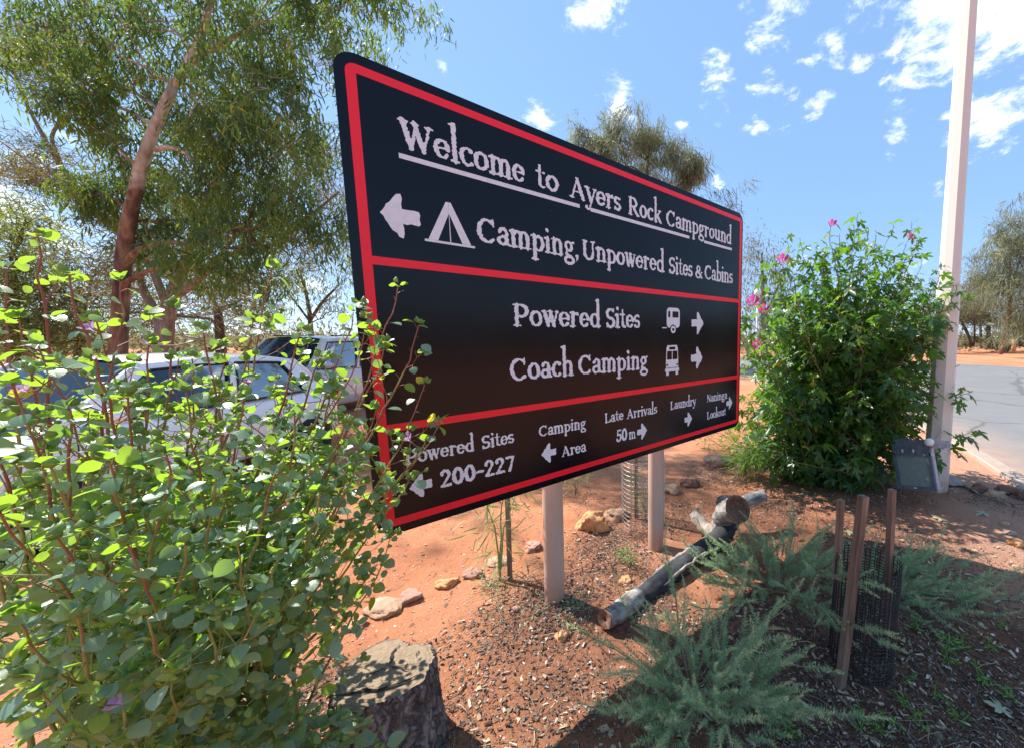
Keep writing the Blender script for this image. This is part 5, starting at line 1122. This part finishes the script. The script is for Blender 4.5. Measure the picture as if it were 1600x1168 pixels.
M['green_crown'] = leaf_mat('green_crown', (.12, .17, .05), (.13, .18, .06), (.36, .42, .07), .35, .5, .35, spec=.4)

def tb(px, Y, py=600): q = at(px, py, Y); return np.array([q[0], q[1], float(terrain(q[0], q[1]))])
# the big river gum with the leaning two-tone trunk
GB = [(130, 60, 80, 60), (215, 35, 90, 60), (330, 45, 90, 65), (430, 50, 80, 60), (520, 25, 70, 45), (600, 5, 50, 30), (95, 130, 60, 55), (175, 140, 70, 50), (320, 130, 75, 55), (410, 135, 70, 60), (490, 110, 45, 80), (350, 205, 65, 50), (430, 225, 70, 60), (500, 250, 40, 75), (165, 215, 50, 40), (210, 290, 40, 40), (300, 275, 55, 45), (380, 300, 60, 50), (330, 345, 60, 50), (470, 330, 45, 50), (340, 420, 55, 45), (390, 385, 40, 60), (260, 360, 40, 50), (150, 300, 35, 40), (260, 190, 45, 50),
      (270, -60, 150, 70), (450, -50, 120, 60), (100, -60, 120, 60), (350, -160, 160, 80)]
tree('river_gum', 'tall gum tree with a leaning trunk, brown below and pale above', tb(188, 7.5), [([(182, 700), (183, 600), (185, 520), (190, 450), (194, 390), (206, 325), (224, 245), (247, 185), (272, 135)], [.15, .135, .125, .115, .11, .10, .09, .078, .066], 7.5), ([(272, 135), (292, 100), (310, 68), (322, 30), (335, -40), (350, -160)], [.066, .06, .05, .04, .03, .02], 7.5), ([(290, 105), (320, 80), (350, 66), (400, 40)], [.06, .05, .04, .02], [7.5, 7.4, 7.3, 7.2]), ([(243, 235), (262, 228), (292, 240), (330, 290)], [.045, .035, .025, .012], [7.5, 7.4, 7.3, 7.3])],
     GB, 7.5, gum_leaves(36, .165, .19, .09), 1.15, M['gum_leaf'], M['gum_bark'], thick=1.1, clear=.12)
# brown wattle with forked dark trunks behind it
WB = [(60, 120, 55, 45), (30, 75, 45, 35), (110, 95, 40, 35), (90, 250, 55, 28), (45, 265, 40, 22), (75, 285, 50, 20), (130, 330, 60, 35), (300, 330, 80, 55), (420, 300, 70, 60), (500, 270, 40, 45), (520, 330, 40, 45), (250, 420, 60, 60), (330, 450, 70, 50), (150, 440, 55, 60), (400, 420, 50, 50), (60, 35, 40, 30), (220, 340, 60, 60), (370, 250, 60, 50), (470, 380, 45, 30)]
tree('wattle_tree', 'brown-tinged wattle with dark forked trunks behind the gum tree', tb(262, 10), [([(255, 640), (258, 540), (262, 470), (285, 430), (300, 370), (330, 300), (360, 240)], [.19, .17, .15, .11, .08, .05, .03], 10.), ([(250, 600), (252, 500), (222, 455), (215, 400)], [.16, .13, .09, .04], 10.2), ([(262, 470), (310, 440), (340, 400), (420, 390), (470, 350), (530, 300)], [.10, .085, .07, .055, .04, .02], [10, 9.8, 9.6, 9.4, 9.3, 9.2]), ([(262, 480), (230, 400), (165, 350), (100, 270), (60, 200), (25, 130)], [.085, .075, .065, .055, .04, .02], [10, 10, 10.2, 10.3, 10.3, 10.4]), ([(165, 350), (120, 310), (60, 265), (0, 220)], [.05, .04, .03, .015], [10.2, 10, 9.9, 9.8]), ([(100, 270), (78, 215), (100, 180), (120, 165)], [.05, .04, .03, .015], 10.3)],
     WB, 10., needle_leaves(26, .17, .016, .1, .13), 1.1, M['wattle_leaf'], M['grey_bark'], thick=.9, branch_r=.05)
tree('wattle_tree', 'bright yellow-green bushy tree low at the left edge', tb(20, 13), [([(20, 600), (25, 500), (20, 430)], [.15, .13, .08], 13.)], [(15, 370, 45, 35), (45, 400, 40, 40), (60, 530, 60, 25), (150, 530, 60, 25), (0, 535, 60, 25), (110, 470, 50, 40), (40, 340, 40, 30), (0, 430, 50, 50), (70, 450, 50, 40), (-50, 380, 60, 60), (30, 490, 60, 40), (90, 500, 50, 35), (-90, 460, 70, 60)], 13., needle_leaves(22, .22, .030, .2, .28), 1.3, M['green_crown'], M['dark_bark'])
tree('wattle_tree', 'small slender tree seen between the bushes left of the sign', tb(487, 17), [([(486, 600), (486, 540), (485, 500), (480, 465), (470, 430)], [.13, .12, .10, .07, .04], 17.), ([(485, 500), (505, 470), (530, 445)], [.07, .06, .03], 17.), ([(486, 505), (460, 470), (440, 445)], [.05, .04, .02], 17.)], [(470, 415, 30, 22), (505, 420, 30, 24), (535, 430, 30, 28), (450, 445, 22, 20), (520, 465, 30, 18), (540, 490, 26, 20), (500, 395, 30, 14), (560, 400, 30, 30)], 17., gum_leaves(16, .20, .20, .25), .5, M['oak_needle'], M['dark_bark'], nsub=4)
tree('wattle_tree', 'dark shaded thicket tree filling the gap behind the parked cars', tb(330, 14), [([(350, 600), (345, 540), (340, 480)], [.18, .15, .1], 14.), ([(120, 600), (125, 540), (130, 480)], [.16, .13, .1], 14.5)], [(120, 480, 60, 35), (200, 490, 60, 35), (280, 490, 60, 38), (350, 480, 60, 45), (400, 470, 40, 40), (150, 420, 55, 30), (60, 510, 55, 24), (330, 420, 50, 30)], 14., needle_leaves(20, .26, .034, .2, .3), 1.0, M['mulga_leaf'], M['dark_bark'])
# desert oak behind the sign
OB = [(915, 222, 22, 24), (950, 215, 26, 26), (975, 240, 34, 36), (1010, 215, 26, 30), (1040, 225, 28, 34), (1020, 265, 40, 36), (1075, 275, 26, 22), (1085, 258, 16, 18), (960, 280, 40, 30), (1050, 310, 50, 26), (1000, 330, 60, 40), (900, 260, 30, 30), (940, 340, 50, 40)]
tree('desert_oak', 'tall drooping she-oak whose crown shows above the sign', tb(1000, 22), [([(1000, 600), (1000, 450), (1005, 350), (1010, 280), (1015, 225)], [.3, .26, .2, .12, .05], 22.), ([(1003, 350), (1040, 310), (1075, 275)], [.12, .08, .04], 22.)], OB, 22., needle_leaves(34, .50, .030, -.2, .20, 1.5), 1.5, M['oak_needle'], M['dark_bark'], thick=1.2)
# pale tree behind the flowering bush
tree('pale_gum', 'pale olive loose-leaved tree behind the white globe lamp', tb(1195, 26), [([(1195, 600), (1193, 520), (1192, 450), (1190, 395)], [.28, .24, .16, .06], 26.), ([(1193, 500), (1215, 450), (1225, 420)], [.12, .08, .04], 26.)], [(1178, 395, 16, 20), (1170, 430, 22, 26), (1205, 425, 22, 24), (1170, 470, 26, 28), (1215, 460, 20, 24), (1185, 505, 30, 26), (1165, 545, 26, 24), (1215, 500, 20, 20)], 26., gum_leaves(26, .26, .20, .38), 2.0, M['mulga_leaf'], M['grey_bark'], nsub=5)
for (px, py, rx, ry, Y, lab) in ((1240, 540, 26, 22, 34, 'round olive bush far behind the flowering bush, nearest the lamp'), (1290, 535, 30, 18, 38, 'broad olive bush far behind the middle of the flowering bush'), (1350, 520, 40, 30, 36, 'tall olive bush far behind the right half of the flowering bush'), (1440, 500, 36, 36, 36, 'olive tree crown just left of the cream pole')):
    tree('mulga_tree', lab, tb(px, Y, 560), [([(px, 552), (px + 2, py)], [.16, .08], Y)], [(px, py, rx, ry), (px - rx * .5, py + 4, rx * .6, ry * .7), (px + rx * .5, py + 3, rx * .6, ry * .7)], Y, needle_leaves(30, .4, .05, .2, .4), 5., M['mulga_leaf'], M['dark_bark'], nsub=4, group='olive scrub trees beyond the road')
# right-hand trees beyond the road
oY = 29.
tree('desert_oak', 'tall weeping she-oak beyond the road with a bent reddish trunk', on(1566, 551), [([(1563, 553), (1572, 530), (1576, 500), (1580, 450), (1578, 400), (1572, 370)], [.15, .13, .11, .08, .05, .03], oY), ([(1580, 450), (1592, 410), (1600, 380)], [.08, .06, .03], oY), ([(1580, 430), (1566, 395), (1562, 365)], [.07, .05, .03], oY)],
     [(1572, 365, 20, 26), (1596, 360, 22, 26), (1560, 400, 16, 30), (1590, 410, 24, 34), (1565, 440, 20, 30), (1600, 450, 30, 40), (1575, 470, 26, 24), (1620, 400, 30, 40), (1625, 480, 34, 40), (1592, 500, 26, 20)], oY, needle_leaves(30, .60, .032, -.2, .26, 1.4), 3.6, M['oak_needle'], M['red_bark'], nsub=6)
for (px, py, rx, ry, Y, tr, lab) in ((1508, 468, 34, 34, 38, [([(1518, 541), (1514, 525), (1506, 510), (1490, 480)], [.16, .14, .11, .06]), ([(1521, 541), (1523, 520), (1522, 500)], [.09, .08, .05])], 'spreading olive mulga with two thin dark stems, just right of the cream pole'),
        (1545, 480, 26, 30, 40, [([(1543, 541), (1545, 520), (1545, 490)], [.2, .17, .1])], 'olive mulga with one dark upright stem between its neighbours'),
        (1530, 440, 24, 22, 44, [([(1532, 541), (1532, 500), (1530, 450)], [.14, .12, .07])], 'greyer mulga crown rising behind the two olive ones'),
        (1600, 500, 30, 26, 42, [([(1595, 541), (1588, 520), (1580, 505)], [.18, .15, .08])], 'dark olive mulga behind the weeping she-oak at the right edge')):
    tree('mulga_tree', lab, at(px, 545, Y) * [1, 1, 0] + [0, 0, float(terrain(0, Y))], [(a, b, Y) for a, b in tr], [(px, py, rx, ry), (px - rx * .6, py + ry * .4, rx * .6, ry * .6), (px + rx * .6, py + ry * .35, rx * .6, ry * .6), (px, py + ry * .7, rx * .8, ry * .4)], Y, needle_leaves(30, .40, .05, .3, .35), 6., M['mulga_leaf'], M['dark_bark'], nsub=5, group='olive mulgas beyond the road')
# far scrub on the skyline
P = []
for k in range(1500):
    a = random.uniform(-75, 62); d = random.uniform(48, 110); P.append((d * sin(radians(a)) * 1.15, d * cos(radians(a)) if abs(a) < 70 else d * .3, 0))
P = np.array([p for p in P if p[1] > 25]); per = 40; m = len(P) * per; hh = np.repeat(rng.uniform(.5, 2.6, len(P)) * (1 + (rng.random(len(P)) > .9) * .8), per); Q = np.repeat(P, per, 0); v = rdir(m) * (rng.random((m, 1)) ** .4); Q = Q + v * np.stack([hh * 1.0, hh * 1.0, hh * .55], 1); Q[:, 2] += terrain(Q[:, 0], Q[:, 1]) + hh * .55
mb = MB(); T = tmpl_long(.1, .5); S = rng.uniform(.35, .8, m); add_cloud(mb, T[0], T[1], Q, rdir(m, .3), rdir(m), np.stack([S * .5, S, S], 1), 0, T[2]); tag(mb.build('far_scrub', M['mulga_leaf']), kind='stuff')
P = np.array([(random.uniform(24, 46), random.uniform(-30, 16), 0) for _ in range(46)]); per = 420; m = len(P) * per; hh = np.repeat(rng.uniform(2.2, 4.6, len(P)), per); Q = np.repeat(P, per, 0); v = rdir(m) * (rng.random((m, 1)) ** .4); Q = Q + v * np.stack([hh * .8, hh * .8, hh * .5], 1); Q[:, 2] += hh * .62 + terrain(Q[:, 0], Q[:, 1])
mb = MB(); S = rng.uniform(.3, .7, m); add_cloud(mb, T[0], T[1], Q, rdir(m, .3), rdir(m), np.stack([S * .5, S, S], 1), 0, T[2])
for p in P: mb.tube([p, p + [.2, 0, 2.5]], .12, 6)
tag(mb.build('roadside_scrub', M['mulga_leaf']), kind='stuff')
# shrubs, timber and posts beyond the road
for px, py, h, w, lab in ((1583, 552, 22, .17, 'short round pine bollard beyond the road, right of the she-oak trunk'), (1571, 549, 20, .14, 'pine post standing behind the she-oak trunk')):
    p = on(px, py); H = h * p[1] / F_PX; mb = MB(); mb.tube([p - [0, 0, .1], p + [0, 0, H * .98], p + [0, 0, H]], [w, w, w * .9], 12); o = mb.build('bollard', M['pine_log'], None, off=tuple(p)); tag(o, lab, 'bollard', 'pine posts beyond the road')
p = on(1509, 541); H = 13.5 * p[1] / F_PX; W2 = 7 * p[1] / F_PX; fr_ = thing('timber_frame', 'small pale pine frame of two posts and a top rail beyond the road', 'frame', p)
for sx in (-1, 1): mb = MB(); mb.tube([p + [sx * W2 / 2, 0, -.1], p + [sx * W2 / 2, 0, H]], .05, 10); mb.build('post', M['pine_log'], fr_)
mb = MB(); mb.tube([p + [-W2 * .62, 0, H + .04], p + [W2 * .62, 0, H + .04]], .05, 10); mb.build('rail', M['pine_log'], fr_)
p = on(1553, 541); mb = MB(); H = 24 * p[1] / F_PX; mb.lathe([(.10, 0), (.16, .1), (.2, H * .3), (.17, H * .7), (.08, H)], p, 10); simple('pale_blue_cloth', (.42, .48, .55), .8, .1, 8); o = mb.build('folded_umbrella', M['pale_blue_cloth'], None, off=tuple(p)); tag(o, 'folded pale blue umbrella standing far off among the mulgas', 'umbrella')
p = tb(1182, 24, 545); lamp = thing('globe_lamp', 'white globe lamp on a thin pole behind the flowering bush', 'lamp post', p); gq = at(1184, 457, 24); mb = MB(); mb.tube([p, [gq[0] * .5 + p[0] * .5, p[1], gq[2] * .5], gq - [0, 0, .2]], .055, 10); mb.build('pole', M['white_paint_metal'], lamp)
mb = MB(); th_ = np.linspace(0, pi, 12); mb.lathe([(.235 * sin(t) + .0005, -.235 * cos(t)) for t in th_], gq, 20); mb.build('globe', M['globe_white'], lamp); mb = MB(); mb.lathe([(.06, -.30), (.11, -.26), (.11, -.20), (.06, -.18)], gq, 14); mb.build('collar', M['white_paint_metal'], lamp)

# ------------------------------------------------------------------ cars
def car(name, label, pos, head, Lc, Wc, Hc, belt, st, paint, kind):
    """pos: middle of the rear bumper on the ground; head: unit vector to the front; st: stations for the cabin"""
    hd = np.array([head[0], head[1], 0.]); hd = hd / np.linalg.norm(hd); sd = np.array([-hd[1], hd[0], 0.]); up = np.array([0, 0, 1.]); pos = np.array(pos, float)
    T = lambda l, s, z: pos + np.outer(np.atleast_1d(l), hd) + np.outer(np.atleast_1d(s), sd) + np.outer(np.atleast_1d(z), up)
    root = thing(name, label, 'car', pos); hw = Wc / 2
    # lower body: lofted sections, rounded in plan and in section
    S = np.linspace(0, 1, 40); half = hw * (1 - .16 * np.clip((.10 - S) / .10, 0, 1)**2 - .22 * np.clip((S - .86) / .14, 0, 1)**2); lb = S * Lc
    beltz = np.interp(S, st['bs'], st['bz']); lowz = .24 + .10 * np.clip((S - .95) / .05, 0, 1) + .10 * np.clip((.05 - S) / .05, 0, 1)
    sec = [(.90, 0), (.985, .10), (1.0, .28), (1.01, .50), (.995, .72), (.965, .88), (.90, .97), (.80, 1.0), (.4, 1.012), (0, 1.016)]
    full = [(-a, b) for a, b in sec] + [(a, b) for a, b in sec[::-1][1:]]; n = len(full); V = []
    for k in range(40):
        f = np.array(full); endr = 1 - .35 * np.clip((.02 - S[k]) / .02, 0, 1) - .30 * np.clip((S[k] - .985) / .015, 0, 1)
        V.append(T(np.full(n, lb[k]), f[:, 0] * half[k] * (1 if k not in (0, 39) else .9), lowz[k] + f[:, 1] * (beltz[k] - lowz[k]) * (1 if k not in (0, 39) else .94)))
    V = np.concatenate(V); mb = MB(); i, j = np.meshgrid(np.arange(39), np.arange(n - 1), indexing='ij'); i = i.ravel(); j = j.ravel(); mb.add(V, np.stack([i * n + j, i * n + j + 1, (i + 1) * n + j + 1, (i + 1) * n + j], 1)); mb.F.append((np.array([list(range(n))]), 0, None)); mb.F.append((np.array([list(range(39 * n, 40 * n))][::-1]), 0, None)); body = mb.build('body', paint, root)
    # cabin shell: pillars and roof around openings
    r0, r1, f1_, f0 = st['rear_base'], st['rear_top'], st['front_top'], st['front_base']; hb_, hr = hw * .93, hw * .74; zb = lambda l: np.interp(l / Lc, st['bs'], st['bz']) - .03
    def side(u, v, s, out=0.):     # u along 0..1 between raked pillars, v 0 belt .. 1 roof
        a = r0 + (f0 - r0) * u; b = r1 + (f1_ - r1) * u; l = a + (b - a) * v ** .9; z = zb(a) + (Hc - .07 + .05 * sin(pi * min(1, max(0, u))) - zb(a)) * v; w = (hb_ + (hr - hb_) * v ** 1.35) * (1 - .10 * abs(2 * u - 1)**3) + out; return T(l, s * w, z)[0]
    us = np.linspace(0, 1, 25); vs_ = np.linspace(0, 1, 9); mb = MB()
    wins = st['wins']
    def inwin(u, v): return any(a < u < b and .06 < v < .86 for a, b in wins)
    for s in (-1, 1):
        V = np.array([side(u, v, s) for u in us for v in vs_]); F = []
        for i in range(24):
            for j in range(8): F.append((i * 9 + j, (i + 1) * 9 + j, (i + 1) * 9 + j + 1, i * 9 + j + 1))
        F = [q for q in F if not inwin((us[q[0] // 9] + us[q[1] // 9]) / 2, (vs_[q[0] % 9] + vs_[q[2] % 9]) / 2)]; mb.add(V, F)
    m_ = 13; RV = np.array([side(u, 1, -1) * (1 - t) + side(u, 1, 1) * t + np.array([0, 0, .055 * (1 - (2 * t - 1)**2) + 0.]) for u in us for t in np.linspace(0, 1, m_)]); i, j = np.meshgrid(np.arange(24), np.arange(m_ - 1), indexing='ij'); i = i.ravel(); j = j.ravel(); mb.add(RV, np.stack([i * m_ + j, (i + 1) * m_ + j, (i + 1) * m_ + j + 1, i * m_ + j + 1], 1)); mb.build('roof', paint, root)
    def pane(a, b, s, name='side_window'):
        uu = np.linspace(a, b, 7); vv = np.linspace(.05, .88, 7); V = np.array([side(u, v, s, -.012) for u in uu for v in vv]); mb = MB(); i, j = np.meshgrid(np.arange(6), np.arange(6), indexing='ij'); i = i.ravel(); j = j.ravel(); mb.add(V, np.stack([i * 7 + j, (i + 1) * 7 + j, (i + 1) * 7 + j + 1, i * 7 + j + 1], 1)); o = mb.build(name, M['car_glass'], root)
        mb = MB(); c = [(a, .05), (b, .05), (b, .88), (a, .88), (a, .05)]
        for (p0, p1) in zip(c[:-1], c[1:]): mb.tube([side(p0[0] + (p1[0] - p0[0]) * t, p0[1] + (p1[1] - p0[1]) * t, s, .002) for t in np.linspace(0, 1, 7)], .014, 5, 0, False)
        mb.build('seal', M['black_trim'], o)
    for s in (-1, 1):
        for a, b in wins: pane(a, b, s)
    # wind-screen and rear glass
    for u, nm in ((1.0, 'windscreen'), (0.0, 'rear_window')):
        V = []; cols_ = 11
        for v in np.linspace(.02, .98, 8):
            A0, B0 = side(u, v, -1), side(u, v, 1)
            for t in np.linspace(.03, .97, cols_): V.append(A0 * (1 - t) + B0 * t + hd * (1 if u else -1) * .10 * (1 - (2 * t - 1)**2) + up * .05 * (1 - (2 * t - 1)**2) * v)
        mb = MB(); i, j = np.meshgrid(np.arange(7), np.arange(cols_ - 1), indexing='ij'); i = i.ravel(); j = j.ravel(); mb.add(np.array(V), np.stack([i * cols_ + j, i * cols_ + j + 1, (i + 1) * cols_ + j + 1, (i + 1) * cols_ + j], 1)); o = mb.build(nm, M['car_glass'], root)
        for sa in (-1, 1): mb = MB(); mb.tube([side(u, v, sa) for v in np.linspace(0, 1, 8)], .03, 6, 0, False); mb.build('pillar', paint, root)
    # interior
    mb = MB()
    for l in (f0 - 1.15, r0 + .75):
        for s in (-.36, .36):
            mb.box(T(l, s, .95)[0], (.14, .48, .62), R=np.stack([hd, sd, up], 1)); mb.box(T(l + .2, s, .62)[0], (.5, .48, .16), R=np.stack([hd, sd, up], 1)); mb.box(T(l - .03, s, 1.32)[0], (.10, .24, .16), R=np.stack([hd, sd, up], 1))
    mb.build('seats', M['seat_cloth'], root)
    mb = MB(); mb.box(T(f0 - .45, 0, beltz.mean() - .05)[0], (.5, Wc * .8, .14), R=np.stack([hd, sd, up], 1)); mb.build('dashboard', M['black_trim'], root); mb = MB(); P = [T(f0 - .72 + .08 * sin(a), -.36 + .19 * cos(a), beltz.mean() + .05 + .17 * sin(a))[0] for a in np.linspace(0, 2 * pi, 20)]; mb.tube(P, .014, 6, 0, False); mb.build('steering_wheel', M['black_trim'], root)
    # wheels, arches, mirrors, lamps, door seams and handles
    WR = st['wr']
    for lw in st['wheels']:
        for s in (-1, 1):
            c = T(lw, s * (hw - .09), WR)[0]; Rm = np.stack([hd, up, sd * s], 1); w = thing('wheel', None, None, (0, 0, 0)) if False else None
            mb = MB(); mb.lathe([(WR * .62, -.09), (WR * .97, -.10), (WR, -.06), (WR, .06), (WR * .97, .105), (WR * .64, .11), (WR * .62, .09)], c, 28, R=Rm); tyre = mb.build('wheel', M['rubber'], root); mb = MB(); mb.lathe([(WR * .63, .095), (WR * .60, .06), (.0005, .05)], c, 24, R=Rm); mb.lathe([(.05, .10), (.0005, .105)], c, 12, R=Rm)
            for q in range(5):
                a = q * 2 * pi / 5; mb.add(np.array([c + Rm @ np.array(v) for v in ((.05 * cos(a + .5), .05 * sin(a + .5), .10), (.05 * cos(a - .5), .05 * sin(a - .5), .10), (WR * .62 * cos(a - .12), WR * .62 * sin(a - .12), .09), (WR * .62 * cos(a + .12), WR * .62 * sin(a + .12), .09))]), [(0, 1, 2, 3)])
            mb.build('rim', M['alloy'], tyre, smooth=False, off=(0, 0, 0)) if False else mb.build('rim', M['alloy'], tyre, smooth=False)
            mb = MB(); mb.lathe([(WR * 1.16, -.02), (WR * 1.18, .004), (.0005, .006)], T(lw, s * (hw - .004), WR + .01)[0], 28, R=Rm); mb.build('wheel_arch', M['black_trim'], root, smooth=False)
    for s in (-1, 1):
        mb = MB(); V, F = ico(3); mb.add(V * [.10, .12, .075] @ np.stack([hd, sd, up], 0) + T(f0 - .30, s * (hw + .10), st['mz'])[0], F); mb.build('mirror', paint, root); mb = MB(); mb.tube([T(f0 - .32, s * hw * .94, st['mz'] - .04)[0], T(f0 - .30, s * (hw + .06), st['mz'] - .03)[0]], .02, 6); mb.build('mirror_arm', M['black_trim'], root)
        V, F = ico(3); mb = MB(); mb.add((V * [.05, .10, st['tl']]) @ np.stack([hd, sd, up], 0) + T(.05, s * (hw * .80), st['tz'])[0], F); mb.build('tail_light', M['red_lens'], root)
        mb = MB(); mb.add((V * [.22, .14, .09]) @ np.stack([hd, sd, up], 0) + T(Lc - .26, s * (hw * .74), .68)[0], F); mb.build('headlight', M['clear_lens'], root)
        for l in st['seams']:
            mb = MB(); mb.tube([T(l + .02 * sin(z * 4), s * (np.interp(l / Lc, S, half) * (np.interp((z - .24) / (1 - .24), [0, .1, .28, .5, .72, .88, 1], [.9, .985, 1., 1.01, .995, .965, .9])) + .001), z)[0] for z in np.linspace(.34, st['bz'][2] - .04, 9)], .005, 4, 0, False); mb.build('door_seam', M['black_trim'], root)
        for l in st['handles']: mb = MB(); mb.tube([T(l, s * (hw + .012), .84)[0], T(l + .07, s * (hw + .035), .85)[0], T(l + .14, s * (hw + .012), .84)[0]], .014, 6); mb.build('door_handle', paint, root)
    if kind == 'suv':
        for s in (-1, 1): mb = MB(); mb.tube([side(u, 1, s) + up * .06 for u in np.linspace(.08, .9, 9)], .016, 6); mb.build('roof_rail', M['black_trim'], root)
    return root
hatch = dict(bs=[0, .1, .35, .66, .78, .95, 1], bz=[.92, .98, .96, .93, .90, .74, .62], rear_base=.12, rear_top=.62, front_top=2.30, front_base=3.12, wins=[(.17, .50), (.545, .92)], wr=.30, wheels=(.68, 3.15), mz=1.0, tz=.92, tl=.16, seams=(.95, 1.88, 2.95), handles=(1.05, 2.0))
car('white_hatchback', 'white small hatchback parked behind the desert rose shrub', (-5.72, 5.9, 0), (.05, -1.), 3.95, 1.70, 1.50, .95, hatch, M['car_white'], 'hatch')
suv = dict(bs=[0, .1, .35, .66, .78, .95, 1], bz=[1.06, 1.12, 1.12, 1.10, 1.08, .98, .86], rear_base=.10, rear_top=.42, front_top=2.75, front_base=3.45, wins=[(.03, .24), (.28, .55), (.59, .93)], wr=.36, wheels=(.85, 3.7), mz=1.2, tz=1.15, tl=.22, seams=(1.2, 2.2, 3.3), handles=(1.35, 2.35))
car('silver_wagon', 'silver-white high-roofed wagon parked behind the white hatchback', (-8.25, 11.3, 0), (.04, -1.), 4.75, 1.86, 1.86, 1.1, suv, M['car_silver'], 'suv')
